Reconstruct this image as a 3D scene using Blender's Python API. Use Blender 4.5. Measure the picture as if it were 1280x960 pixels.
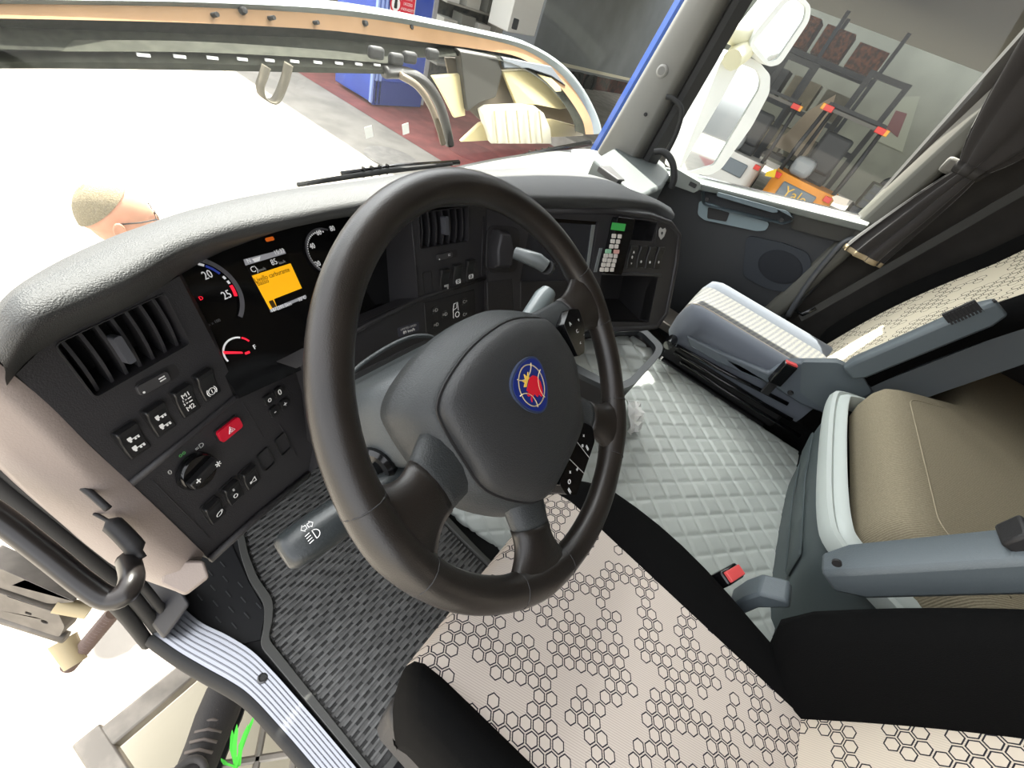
import bpy, bmesh, math, random
from mathutils import Vector as V, Matrix, geometry
random.seed(7)
for o in list(bpy.data.objects): bpy.data.objects.remove(o)
S = bpy.context.scene
COL = S.collection
# ------------------------------------------------------------------ camera (metres, origin = steering wheel centre)
CAM = V((-.34, -.113, .305)); FPX = 533.0
CR = V((.55526599, -.77273755, .30750018))      # camera right
CD = V((-.42814422, -.5825735, -.69086949))     # camera down
CF = V((.71300225, .2519619, -.65432637))       # camera forward
cd = bpy.data.cameras.new('camera'); cam = bpy.data.objects.new('camera', cd); COL.objects.link(cam)
cd.sensor_width = 36; cd.lens = 36 * FPX / 1280; cd.clip_start = .02; cd.clip_end = 300
m = Matrix((CR, -CD, -CF)).transposed().to_4x4(); m.translation = CAM
cam.matrix_world = m; S.camera = cam
# ------------------------------------------------------------------ light
SUN = V((.34, .32, .88)).normalized()
w = bpy.data.worlds.new('world'); S.world = w; w.use_nodes = True
nt = w.node_tree; bgn = nt.nodes['Background']
sky = nt.nodes.new('ShaderNodeTexSky'); sky.sky_type = 'NISHITA'; sky.sun_disc = False
sky.sun_elevation = math.asin(SUN.z); sky.sun_rotation = math.atan2(SUN.x, SUN.y)
sky.dust_density = 3.0; sky.air_density = 1.0; sky.ozone_density = .6
hs = nt.nodes.new('ShaderNodeHueSaturation'); hs.inputs['Saturation'].default_value = .12
nt.links.new(sky.outputs[0], hs.inputs['Color']); nt.links.new(hs.outputs[0], bgn.inputs[0])
bgn.inputs[1].default_value = .30
sl = bpy.data.lights.new('sun_offscreen', 'SUN'); sl.energy = 8.5; sl.angle = .01; sl.color = (1, .95, .86)
so = bpy.data.objects.new('sun_offscreen', sl); COL.objects.link(so); so.location = SUN * 60
so.rotation_euler = SUN.to_track_quat('Z', 'Y').to_euler()
S.view_settings.view_transform = 'Standard'; S.view_settings.look = 'None'
S.view_settings.gamma = 1; S.view_settings.use_curve_mapping = False
S.view_settings.exposure = 1.7
# ------------------------------------------------------------------ photo pixel -> point on a plane of the place
def ray(x, y): return CR * ((x - 640) / FPX) + CD * ((y - 480) / FPX) + CF
def hit(q, p, n):
    d = ray(*q); return CAM + d * ((V(p) - CAM).dot(n) / d.dot(n))
def onz(q, z): return hit(q, V((0, 0, z)), V((0, 0, 1)))
def onx(q, x): return hit(q, V((x, 0, 0)), V((1, 0, 0)))
def ony(q, y): return hit(q, V((0, y, 0)), V((0, 1, 0)))
def frame(P, az, el):
    """plane frame: X right, Y up the face, Z out of the face towards the driver"""
    a = math.radians(az); e = math.radians(el)
    h = V((math.cos(a), math.sin(a), 0)); f = V((-math.sin(a), math.cos(a), 0))
    u = f * math.cos(e) + V((0, 0, 1)) * math.sin(e); n = h.cross(u)
    M = Matrix((h, u, n)).transposed().to_4x4(); M.translation = V(P); return M
def lo(q, M, off=0.0):
    n = M.col[2].to_3d(); P = hit(q, M.translation + n * off, n); r = M.inverted() @ P; return V((r.x, r.y))
# ------------------------------------------------------------------ materials
def lin(c):
    if isinstance(c, str): c = [int(c[i:i + 2], 16) / 255 for i in (0, 2, 4)]; return tuple((x / 12.92 if x < .04045 else ((x + .055) / 1.055) ** 2.4) for x in c)
    return tuple(c)
MATS = {}
def mat(name, col, rough=.5, metal=0, bump=0, bscale=200, var=0, vscale=20, emit=0, spec=.5, coat=0, col2=None, vlo=.4, vhi=.65, sheen=0):
    if name in MATS: return MATS[name]
    m = bpy.data.materials.new(name); m.use_nodes = True; MATS[name] = m
    n = m.node_tree.nodes; l = m.node_tree.links; b = n['Principled BSDF']
    c = lin(col); b.inputs['Base Color'].default_value = (*c, 1)
    b.inputs['Roughness'].default_value = rough; b.inputs['Metallic'].default_value = metal
    b.inputs['Specular IOR Level'].default_value = spec; b.inputs['Coat Weight'].default_value = coat
    b.inputs['Sheen Weight'].default_value = sheen
    if emit: b.inputs['Emission Color'].default_value = (*c, 1); b.inputs['Emission Strength'].default_value = emit
    tc = n.new('ShaderNodeTexCoord')
    if var or col2:
        t = n.new('ShaderNodeTexNoise'); t.inputs['Scale'].default_value = vscale; t.inputs['Detail'].default_value = 6
        l.new(tc.outputs['Object'], t.inputs['Vector'])
        r = n.new('ShaderNodeValToRGB'); l.new(t.outputs[0], r.inputs[0])
        c2 = lin(col2) if col2 else tuple(x * (1 - var) for x in c)
        r.color_ramp.elements[0].position = vlo; r.color_ramp.elements[1].position = vhi
        r.color_ramp.elements[0].color = (*c2, 1); r.color_ramp.elements[1].color = (*c, 1)
        l.new(r.outputs[0], b.inputs['Base Color'])
    if bump:
        t2 = n.new('ShaderNodeTexNoise'); t2.inputs['Scale'].default_value = bscale; t2.inputs['Detail'].default_value = 3
        l.new(tc.outputs['Object'], t2.inputs['Vector'])
        bp = n.new('ShaderNodeBump'); bp.inputs['Strength'].default_value = bump; bp.inputs['Distance'].default_value = .002
        l.new(t2.outputs[0], bp.inputs['Height']); l.new(bp.outputs[0], b.inputs['Normal'])
    return m
def glass(name, tint=(.93, .96, .95), refl=.07, dust=.0, dustcol=(.8, .8, .75)):
    m = bpy.data.materials.new(name); m.use_nodes = True; MATS[name] = m
    n = m.node_tree.nodes; l = m.node_tree.links; n.remove(n['Principled BSDF'])
    tr = n.new('ShaderNodeBsdfTransparent'); tr.inputs[0].default_value = (*tint, 1)
    gl = n.new('ShaderNodeBsdfGlossy'); gl.inputs['Roughness'].default_value = .02
    fr = n.new('ShaderNodeFresnel'); fr.inputs[0].default_value = 1.35
    mx = n.new('ShaderNodeMixShader'); l.new(fr.outputs[0], mx.inputs[0]); l.new(tr.outputs[0], mx.inputs[1]); l.new(gl.outputs[0], mx.inputs[2])
    out = n['Material Output']
    if dust:
        df = n.new('ShaderNodeBsdfDiffuse'); df.inputs[0].default_value = (*dustcol, 1)
        tc = n.new('ShaderNodeTexCoord'); no = n.new('ShaderNodeTexNoise'); no.inputs['Scale'].default_value = 3; no.inputs['Detail'].default_value = 9
        l.new(tc.outputs['Object'], no.inputs['Vector'])
        mu = n.new('ShaderNodeMath'); mu.operation = 'MULTIPLY'; mu.inputs[1].default_value = dust; l.new(no.outputs[0], mu.inputs[0])
        m2 = n.new('ShaderNodeMixShader'); l.new(mu.outputs[0], m2.inputs[0]); l.new(mx.outputs[0], m2.inputs[1]); l.new(df.outputs[0], m2.inputs[2]); mx = m2
    l.new(mx.outputs[0], out.inputs[0]); return m
def nmath(n, l, op, a, b=None):
    k = n.new('ShaderNodeMath'); k.operation = op
    for i, x in enumerate((a, b)):
        if x is None: continue
        if isinstance(x, (int, float)): k.inputs[i].default_value = x
        else: l.new(x, k.inputs[i])
    return k.outputs[0]
def hexfabric(name, base, line, pitch=.0165, axes=('X', 'Y'), thr=.5, stripes=.5):
    """woven beige cloth printed with clusters of hexagon outlines"""
    m = bpy.data.materials.new(name); m.use_nodes = True; MATS[name] = m
    n = m.node_tree.nodes; l = m.node_tree.links; b = n['Principled BSDF']; b.inputs['Roughness'].default_value = .95; b.inputs['Specular IOR Level'].default_value = .1
    tc = n.new('ShaderNodeTexCoord'); sp = n.new('ShaderNodeSeparateXYZ'); l.new(tc.outputs['Object'], sp.inputs[0])
    ax, ay = sp.outputs[axes[0]], sp.outputs[axes[1]]
    x = nmath(n, l, 'DIVIDE', ax, pitch); y = nmath(n, l, 'DIVIDE', ay, pitch)
    r3 = math.sqrt(3)
    def cell(ox, oy):
        gx = nmath(n, l, 'SUBTRACT', nmath(n, l, 'FLOORED_MODULO', nmath(n, l, 'ADD', x, ox), 1.0), .5)
        gy = nmath(n, l, 'SUBTRACT', nmath(n, l, 'FLOORED_MODULO', nmath(n, l, 'ADD', y, oy), r3), r3 / 2)
        return gx, gy, nmath(n, l, 'ADD', nmath(n, l, 'MULTIPLY', gx, gx), nmath(n, l, 'MULTIPLY', gy, gy))
    ax1, ay1, d1 = cell(.5, r3 / 2); ax2, ay2, d2 = cell(0, 0)
    sel = nmath(n, l, 'LESS_THAN', d1, d2)
    def mixv(a, c): # sel?a:c
        return nmath(n, l, 'ADD', nmath(n, l, 'MULTIPLY', a, sel), nmath(n, l, 'MULTIPLY', c, nmath(n, l, 'SUBTRACT', 1.0, sel)))
    gx = mixv(ax1, ax2); gy = mixv(ay1, ay2)
    hx = nmath(n, l, 'ABSOLUTE', gx); hy = nmath(n, l, 'ABSOLUTE', gy)
    hd = nmath(n, l, 'MAXIMUM', hx, nmath(n, l, 'ADD', nmath(n, l, 'MULTIPLY', hx, .5), nmath(n, l, 'MULTIPLY', hy, r3 / 2)))
    ring = nmath(n, l, 'MULTIPLY', nmath(n, l, 'GREATER_THAN', hd, .37), nmath(n, l, 'LESS_THAN', hd, .455))
    inside = nmath(n, l, 'LESS_THAN', hd, .37)
    cx = nmath(n, l, 'SUBTRACT', x, gx); cy = nmath(n, l, 'SUBTRACT', y, gy)
    cb = n.new('ShaderNodeCombineXYZ'); l.new(cx, cb.inputs[0]); l.new(cy, cb.inputs[1])
    no = n.new('ShaderNodeTexNoise'); no.inputs['Scale'].default_value = .37; no.inputs['Detail'].default_value = 1.5; l.new(cb.outputs[0], no.inputs['Vector'])
    msk = nmath(n, l, 'GREATER_THAN', no.outputs[0], thr)
    ring = nmath(n, l, 'MULTIPLY', ring, msk)
    st = nmath(n, l, 'SINE', nmath(n, l, 'MULTIPLY', nmath(n, l, 'ADD', ax, nmath(n, l, 'MULTIPLY', ay, .25)), 2 * math.pi / .0027))
    st = nmath(n, l, 'GREATER_THAN', st, .35)
    st = nmath(n, l, 'MULTIPLY', st, nmath(n, l, 'SUBTRACT', 1.0, nmath(n, l, 'MULTIPLY', inside, msk)))
    st = nmath(n, l, 'MULTIPLY', st, stripes)
    m1 = n.new('ShaderNodeMix'); m1.data_type = 'RGBA'; l.new(st, m1.inputs[0]); m1.inputs[6].default_value = (*lin(base), 1); m1.inputs[7].default_value = (*[c * .45 for c in lin(base)], 1)
    m2 = n.new('ShaderNodeMix'); m2.data_type = 'RGBA'; l.new(ring, m2.inputs[0]); l.new(m1.outputs[2], m2.inputs[6]); m2.inputs[7].default_value = (*lin(line), 1)
    l.new(m2.outputs[2], b.inputs['Base Color']); return m
def stripefabric(name, c1, c2, pitch, axes, pitch2=None):
    m = bpy.data.materials.new(name); m.use_nodes = True; MATS[name] = m
    n = m.node_tree.nodes; l = m.node_tree.links; b = n['Principled BSDF']; b.inputs['Roughness'].default_value = .95; b.inputs['Specular IOR Level'].default_value = .1
    tc = n.new('ShaderNodeTexCoord'); dp = n.new('ShaderNodeVectorMath'); dp.operation = 'DOT_PRODUCT'; dp.inputs[1].default_value = axes
    l.new(tc.outputs['Object'], dp.inputs[0])
    s = nmath(n, l, 'SINE', nmath(n, l, 'MULTIPLY', dp.outputs['Value'], 2 * math.pi / pitch))
    no = n.new('ShaderNodeTexNoise'); no.inputs['Scale'].default_value = 350 if pitch2 is None else 150; l.new(tc.outputs['Object'], no.inputs['Vector'])
    f = nmath(n, l, 'ADD', nmath(n, l, 'MULTIPLY', s, .3), no.outputs[0])
    f = nmath(n, l, 'MINIMUM', nmath(n, l, 'MAXIMUM', f, 0.0), 1.0)
    m1 = n.new('ShaderNodeMix'); m1.data_type = 'RGBA'; l.new(f, m1.inputs[0]); m1.inputs[6].default_value = (*lin(c1), 1); m1.inputs[7].default_value = (*lin(c2), 1)
    l.new(m1.outputs[2], b.inputs['Base Color'])
    bp = n.new('ShaderNodeBump'); bp.inputs['Strength'].default_value = .4; bp.inputs['Distance'].default_value = .001; l.new(f, bp.inputs['Height']); l.new(bp.outputs[0], b.inputs['Normal'])
    return m
black = mat('black_plastic', '1c1b1c', .55, bump=.25, bscale=900)
panelm = mat('dash_panel_plastic', '29282a', .5, bump=.25, bscale=700)
gloss = mat('gloss_black', '0c0c0d', .15)
darkhole = mat('black_recess_fill', '1c1b1c', .6)  # black plastic; on solid slots and holes it stands in for shade
padm = mat('dash_pad_grain', '383939', .55, bump=.6, bscale=800)
greyp = mat('grey_plastic', '565b5e', .5, bump=.2, bscale=600)
trimg = mat('warm_grey_plastic', '6f6a66', .5, bump=.15, bscale=500)
rubber = mat('black_rubber', '141414', .7)
wheelm = mat('worn_leather', '231f1c', .34, bump=.15, bscale=900, var=.35, vscale=14)
hubm = mat('hub_plastic', '2e3132', .48, bump=.4, bscale=600)
padmat = mat('airbag_plastic', '262728', .5, bump=.35, bscale=700)
white = mat('white_print', 'e8e8e6', .6)
greyprint = mat('grey_print', 'a9a9a6', .6)
chrome = mat('chrome', 'd8dadb', .18, metal=1)
steel = mat('silver_plastic', '9aa0a0', .3, metal=.6)
bluefab = mat('black_velour', '0b0b0b', .95, bump=.3, bscale=900, spec=.08)
redb = mat('red_plastic', 'c8102e', .35)
# ------------------------------------------------------------------ mesh building
class MB:
    def __init__(s, M=None): s.v = []; s.f = []; s.M = M or Matrix()
    def add(s, vs, fs, M=None):
        k = len(s.v); T = s.M @ M if M is not None else s.M
        s.v += [tuple(T @ V(p)) for p in vs]; s.f += [tuple(k + i for i in f) for f in fs]; return s
    def box(s, c, d, M=None):
        x, y, z = [a / 2 for a in d]; vs = [(c[0] + i * x, c[1] + j * y, c[2] + k * z) for i in (-1, 1) for j in (-1, 1) for k in (-1, 1)]
        return s.add(vs, [(0, 1, 3, 2), (4, 6, 7, 5), (0, 4, 5, 1), (2, 3, 7, 6), (0, 2, 6, 4), (1, 5, 7, 3)], M)
    def slab(s, pts, z0, z1, holes=(), M=None, back=True):
        """polygon (with holes) in local XY extruded from z0 to z1 (z1 = face)"""
        pts = [V((p[0], p[1], 0)) for p in pts]; hs = [[V((p[0], p[1], 0)) for p in h] for h in holes]
        loops = [pts] + hs; allp = [p for lp in loops for p in lp]; n = len(allp)
        tri = geometry.tessellate_polygon(loops)
        vs = [(p.x, p.y, z1) for p in allp] + [(p.x, p.y, z0) for p in allp]; fs = []
        for t in tri:
            a, b, c = [allp[i] for i in t]
            t = tuple(t) if (b - a).cross(c - a).z > 0 else (t[0], t[2], t[1])
            fs.append(t)
            if back: fs.append((t[2] + n, t[1] + n, t[0] + n))
        k = 0
        for li, lp in enumerate(loops):
            A = sum(lp[i].x * lp[(i + 1) % len(lp)].y - lp[i].y * lp[(i + 1) % len(lp)].x for i in range(len(lp)))
            flip = (A < 0) != (li > 0)
            for i in range(len(lp)):
                j = (i + 1) % len(lp); q = (k + i, k + i + n, k + j + n, k + j)
                fs.append(tuple(reversed(q)) if flip else q)
            k += len(lp)
        return s.add(vs, fs, M)
    def loft(s, secs, closed=True, caps=True, M=None, wrap=False):
        n = len(secs[0]); vs = [p for q in secs for p in q]; fs = []
        R = len(secs)
        for i in range(R if wrap else R - 1):
            a = i * n; b = ((i + 1) % R) * n
            for j in range(n if closed else n - 1):
                k = (j + 1) % n; fs.append((a + j, a + k, b + k, b + j))
        if caps and closed and not wrap: fs += [tuple(range(n - 1, -1, -1)), tuple(range((R - 1) * n, R * n))]
        return s.add(vs, fs, M)
    def tube(s, pts, r, n=10, caps=True, M=None, wrap=False, flat=1.0):
        pts = [V(p) for p in pts]; rs = r if isinstance(r, (list, tuple)) else [r] * len(pts); secs = []; up = None
        for i, p in enumerate(pts):
            if wrap: t = pts[(i + 1) % len(pts)] - pts[i - 1]
            else: t = pts[min(i + 1, len(pts) - 1)] - pts[max(i - 1, 0)]
            t.normalize()
            if up is None:
                up = V((0, 0, 1)) if abs(t.z) < .9 else V((1, 0, 0))
            a = t.cross(up).normalized(); up = a.cross(t).normalized()
            secs.append([p + (a * math.cos(2 * math.pi * k / n) + up * math.sin(2 * math.pi * k / n) * flat) * rs[i] for k in range(n)])
        return s.loft(secs, True, caps, M, wrap)
    def lathe(s, prof, n=20, M=None):
        secs = [[(r * math.cos(2 * math.pi * k / n), r * math.sin(2 * math.pi * k / n), z) for k in range(n)] for r, z in prof]
        return s.loft(secs, True, True, M)
    def grid(s, fn, nu, nv, M=None):
        vs = [fn(i / nu, j / nv) for i in range(nu + 1) for j in range(nv + 1)]
        return s.add(vs, [(i * (nv + 1) + j, (i + 1) * (nv + 1) + j, (i + 1) * (nv + 1) + j + 1, i * (nv + 1) + j + 1) for i in range(nu) for j in range(nv)], M)
    def build(s, name, m, parent=None, smooth=40, bevel=0, label=None, cat=None, group=None, kind=None, subdiv=0, seg=2, fix=True):
        me = bpy.data.meshes.new(name); me.from_pydata(s.v, [], s.f); me.validate()
        if fix:
            b = bmesh.new(); b.from_mesh(me); bmesh.ops.remove_doubles(b, verts=b.verts, dist=1e-6); bmesh.ops.recalc_face_normals(b, faces=b.faces); b.to_mesh(me); b.free()
        if smooth:
            for p in me.polygons: p.use_smooth = True
            if smooth < 180: me.set_sharp_from_angle(angle=math.radians(smooth))
        me.materials.append(m if not isinstance(m, str) else MATS[m])
        o = bpy.data.objects.new(name, me); COL.objects.link(o)
        if bevel:
            k = o.modifiers.new('bevel', 'BEVEL'); k.width = bevel; k.segments = seg; k.limit_method = 'ANGLE'; k.angle_limit = math.radians(35)
        if subdiv:
            k = o.modifiers.new('sub', 'SUBSURF'); k.levels = subdiv; k.render_levels = subdiv
        return tag(o, parent, label, cat, group, kind)
def tag(o, parent=None, label=None, cat=None, group=None, kind=None):
    if parent is not None:
        o.parent = parent
        base = V((0, 0, 0)); q = parent
        Mw = Matrix(); 
        chain = []
        while q is not None: chain.append(q); q = q.parent
        for q in reversed(chain): Mw = Mw @ q.matrix_parent_inverse @ Matrix.Translation(q.location)
        o.matrix_parent_inverse = Mw.inverted()
    if label: o['label'] = label
    if cat: o['category'] = cat
    if group: o['group'] = group
    if kind: o['kind'] = kind
    return o
def thing(name, label, cat, loc=(0, 0, 0), group=None):
    o = bpy.data.objects.new(name, None); COL.objects.link(o); o.location = loc; o.empty_display_size = .05
    return tag(o, None, label, cat, group)
def rpoly(pts, r, n=4):
    """round the corners of a 2-D polygon; r may be a list"""
    out = []; N = len(pts); rr = r if isinstance(r, (list, tuple)) else [r] * N
    for i in range(N):
        p = V(pts[i][:2]); a = V(pts[i - 1][:2]) - p; b = V(pts[(i + 1) % N][:2]) - p
        d = min(rr[i], a.length * .45, b.length * .45)
        if d < 1e-5: out.append(p); continue
        A = p + a.normalized() * d; B = p + b.normalized() * d
        for k in range(n + 1):
            t = k / n; out.append(A * (1 - t) ** 2 + p * 2 * t * (1 - t) + B * t * t)
    return out
def rrect(cx, cy, w, h, r, n=4): return rpoly([(cx - w / 2, cy - h / 2), (cx + w / 2, cy - h / 2), (cx + w / 2, cy + h / 2), (cx - w / 2, cy + h / 2)], r, n)
def catmull(pts, n=6, closed=False):
    pts = [V(p) for p in pts]; N = len(pts); out = []
    for i in range(N if closed else N - 1):
        if closed: p0, p1, p2, p3 = pts[i - 1], pts[i], pts[(i + 1) % N], pts[(i + 2) % N]
        else: p0, p1, p2, p3 = pts[max(i - 1, 0)], pts[i], pts[i + 1], pts[min(i + 2, N - 1)]
        for k in range(n):
            t = k / n
            out.append(.5 * ((2 * p1) + (p2 - p0) * t + (2 * p0 - 5 * p1 + 4 * p2 - p3) * t * t + (3 * p1 - p0 - 3 * p2 + p3) * t ** 3))
    if not closed: out.append(pts[-1])
    return out
def text(s, M, size, m, parent, name='lettering', depth=.0003, rot=0, label=None, ox=0, oy=0, align='CENTER', sx=1):
    c = bpy.data.curves.new(name, 'FONT'); c.body = s; c.size = size; c.align_x = align; c.align_y = 'CENTER'; c.extrude = depth; c.resolution_u = 2
    t = bpy.data.objects.new('tmp', c); COL.objects.link(t)
    dg = bpy.context.evaluated_depsgraph_get(); me = bpy.data.meshes.new_from_object(t.evaluated_get(dg)); bpy.data.objects.remove(t)
    me.transform(M @ Matrix.Translation((ox, oy, 0)) @ Matrix.Rotation(math.radians(rot), 4, 'Z') @ Matrix.Diagonal((sx, 1, 1, 1)))
    me.materials.clear(); me.materials.append(m)
    o = bpy.data.objects.new(name, me); COL.objects.link(o); return tag(o, parent, label)
def off(M, x=0, y=0, z=0, rot=0): return M @ Matrix.Translation((x, y, z)) @ Matrix.Rotation(math.radians(rot), 4, 'Z')
FZ = -.72          # cab floor
GZ = -2.2          # yard
#__PARTS__
# ================================================================== SETTING: yard
def struct(o): o['kind'] = 'structure'; return o
sunlit = mat('yard_concrete', '938d83', .9, var=.25, vscale=2.0, bump=.3, bscale=20)
greyg = mat('grey_concrete', '9c968c', .9, var=.3, vscale=2.5, bump=.3, bscale=20)
redg = mat('red_painted_concrete', '8a4a44', .8, var=.3, vscale=3)
g = MB(); g.add([(-30, -30, GZ), (4.6, -30, GZ), (4.6, 40, GZ), (-30, 40, GZ)], [(0, 1, 2, 3)])
gr = MB().add([(-60, -60, GZ - .02), (80, -60, GZ - .02), (80, 80, GZ - .02), (-60, 80, GZ - .02)], [(0, 1, 2, 3)]).build('yard_ground', sunlit, kind='structure', label='pale concrete yard in front of the truck', cat='ground')
MB().add([(4.3, -30, GZ - .012), (5.85, -30, GZ - .012), (5.85, 60, GZ - .012), (4.3, 60, GZ - .012)], [(0, 1, 2, 3)]).build('grey_strip', sunlit, gr)
MB().add([(5.85, -30, GZ - .008), (40, -30, GZ - .008), (40, 60, GZ - .008), (5.85, 60, GZ - .008)], [(0, 1, 2, 3)]).build('red_walkway', redg, gr)
# roof of the hall on the right: its edge throws the straight shadow line on the yard
hallm = mat('hall_wall', '74766c', .9, var=.25, vscale=.6)
hallw = mat('hall_panel', 'a7a396', .9, var=.2, vscale=.8)
roofm = mat('hall_roof', '77766f', .8)
k = (3.2) / SUN.z * 1.0
ex = 4.6 + SUN.x * (5.2 / SUN.z)
HZ = GZ + .3
MB().box(((ex + 23) / 2, 10, GZ + 5.35), (23 - ex, 80, .3)).build('ceiling_hall', roofm, kind='structure', label='flat roof of the open warehouse hall')
MB().box((18.2, 5, GZ + .15), (16, 60, .3)).build('floor_hall', greyg, kind='structure', label='raised concrete floor of the warehouse hall')
MB().box((26.2, 8, GZ + 3.7), (.3, 70, 7.4)).build('wall_hall', hallm, kind='structure', label='grey rear wall of the warehouse hall')
MB().box((18, 20, GZ + 2.6), (16, .3, 5.2)).build('wall_yard', hallm, kind='structure', label='grey side wall of the warehouse hall')
for kk, yy in enumerate((2.2, 13.0)):
    MB().box((ex + .4, yy, GZ + 2.6), (.3, .3, 5.2)).build('trim_%d' % (20 + kk), hallm, kind='structure', label='steel column under the hall roof')
# ================================================================== SETTING: cab shell
shellm = mat('cab_lining', '6b6459', .9)
floorm = mat('cab_floor', '1a1a1b', .8)
darkshell = mat('dark_lining', '2c2926', .9, var=.2)
CX = .70                                   # cab centre line
MB().box((CX + .065, -.42, FZ - .03), (2.13, 2.56, .06)).build('floor', floorm, kind='structure')
MB().box((CX, -.63, 1.22), (2.4, 2.2, .06)).build('ceiling', shellm, kind='structure')
MB().box((CX, -1.68, .25), (2.4, .06, 2.0)).build('wall_back', mat('rear_lining', '5a4a32', .9), kind='structure')
MB().box((-.40, -1.2, .3), (.08, 1.0, 1.9)).build('wall_left', darkshell, kind='structure')
MB().box((1.80, -1.02, .23), (.08, 1.34, 2.0)).build('wall_right', darkshell, kind='structure')
def wy(x): return .95 - .29 * (x - CX) ** 2    # plan curve of the windscreen
# firewall below the windscreen
fw = MB(); fw.loft([[(x, wy(x) + .0, FZ), (x, wy(x), -.30), (x, wy(x) + .03, -.30), (x, wy(x) + .03, FZ)] for x in [-.32 + i * .1 for i in range(21)]])
fw.build('wall_front', darkshell, kind='structure')
# windscreen
gw = glass('windscreen_glass', (.94, .97, .96), dust=.05)
ws = MB(); xs = [-.34 + i * .104 for i in range(21)]
def wpt(x, t):
    return (x, wy(x) - .22 * t, -.30 + 1.5 * t)
ws.grid(lambda a, b: wpt(-.34 + 2.06 * a, b), 24, 10)
wsn = ws.build('window_1', gw, kind='structure', label='windscreen with thin dust streaks', smooth=180, fix=False)
# header above the windscreen
MB().loft([[(x, wy(x) - .225, 1.14), (x, wy(x) - .26, 1.14), (x, wy(x) - .50, 1.20), (x, wy(x) - .50, 1.25), (x, wy(x) - .235, 1.22)] for x in xs]).build('trim_1', darkshell, kind='structure', label='header panel above the windscreen')
# right A-pillar
pil = thing('trim_2', 'grey right windscreen pillar with round grille', None); del_c = pil.pop('category', None); pil['kind'] = 'structure'
pm = mat('pillar_plastic', '6d6c67', .6, bump=.15, bscale=400)
def pillar_sec(z):
    t = (z + .1) / .55
    yb = .655 - .125 * t * .55 / .55
    yl = .672 - .085 * t; yr = .475 - .035 * t
    return [(1.66, yl, z), (1.60, yl - .03, z), (1.585, (yl + yr) / 2, z), (1.60, yr + .02, z), (1.66, yr, z), (1.74, yr + .0, z), (1.74, yl, z)]
pb = MB(); pb.loft([pillar_sec(-.12 + i * .16) for i in range(9)]); pb.build('pillar_cover', pm, pil, bevel=.01, smooth=60)
seal = MB(); seal.loft([[(1.665, .475 - .064 * (z + .1), z), (1.64, .462 - .064 * (z + .1), z), (1.64, .44 - .064 * (z + .1), z), (1.69, .415 - .064 * (z + .1), z), (1.72, .43 - .064 * (z + .1), z)] for z in [-.12 + i * .16 for i in range(9)]])
seal.build('door_seal', rubber, pil, smooth=50)
P = hit((828, 89), V((1.585, .55, .24)), V((-1, -.25, 0)).normalized())
Mg = Matrix.Translation(onx((828, 89), 1.592)) @ Matrix.Rotation(math.radians(-90), 4, 'Y')
MB(Mg).lathe([(.0001, .012), (.014, .012), (.018, .010), (.022, .004), (.022, -.02)], 24).build('round_grille', mat('grille_grey', '8c8b87', .6), pil)
MB(Mg).lathe([(.0001, .0125), (.0135, .0125), (.0135, .005)], 24).build('grille_mesh', mat('grille_dark', '6a6966', .8), pil)
MB(Matrix.Translation(onx((807, 143), 1.592)) @ Matrix.Rotation(math.radians(-90), 4, 'Y')).lathe([(.0001, .006), (.006, .006), (.007, .002), (.007, -.02)], 12).build('bolt', rubber, pil)
# blue painted edge of the cab outside the windscreen
bl = MB(); bl.loft([[(1.70, .70 - .085 * (z + .1) / .55, z), (1.70, .72 - .085 * (z + .1) / .55, z), (1.80, .66 - .085 * (z + .1) / .55, z), (1.80, .64 - .085 * (z + .1) / .55, z)] for z in (-.3, 0, .5, 1.2)])
bl.build('trim_3', mat('blue_paint', '3d5fae', .25, coat=.5), kind='structure', label='blue painted cab edge beside the windscreen')
# right B-pillar
bp_ = MB()
def bsec(z):
    y0 = -.338 - .114 * (z - .095)
    return [(1.74, y0, z), (1.70, y0 - .02, z), (1.69, y0 - .065, z), (1.705, y0 - .085, z), (1.79, y0 - .085, z), (1.79, y0, z)]
bp_.loft([bsec(z) for z in (FZ, -.3, .05, .3, .6, 1.2)]); bp_.build('trim_4', mat('pillar_b', '55544d', .6), kind='structure', smooth=50, bevel=.008, label='pale grey pillar behind the passenger door window')
# left front pillar (outside the picture) keeps the sky off the driver's side
MB().loft([[(-.36, .74 - .07 * t, -.3 + 1.5 * t), (-.30, .82 - .1 * t, -.3 + 1.5 * t), (-.36, .66 - .07 * t, -.3 + 1.5 * t)] for t in (0, 1)]).build('trim_5', pm, kind='structure', label='left windscreen pillar')
# ------------------------------------------------------------------ passenger door
door = thing('door_1', 'dark passenger door with pull handle and loudspeaker panel', None, (1.74, 0, FZ)); door['kind'] = 'structure'
doorm = mat('door_panel_dark', '2b2d30', .6, bump=.3, bscale=500)
dgrey = mat('door_top_grey', '70746f', .5, bump=.15, bscale=500)
def sz(y): return -.046 + (.327 - y) * (.141 / .668)    # sloping window sill
DX = 1.72
MD = Matrix(((0, 0, -1, DX), (-1, 0, 0, 0), (0, 1, 0, 0), (0, 0, 0, 1)))   # local X = backwards, Y = up, Z = into the cab
def dl(q, o=0): p = onx(q, DX - o); return (-p.y, p.z)
out = [(-.60, -.70), (.40, -.70), (.40, sz(-.40) - .012), (-.60, sz(.60) - .012)]
MB(MD).slab(out, -.07, 0).build('door_panel', doorm, door, bevel=.006)
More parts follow.
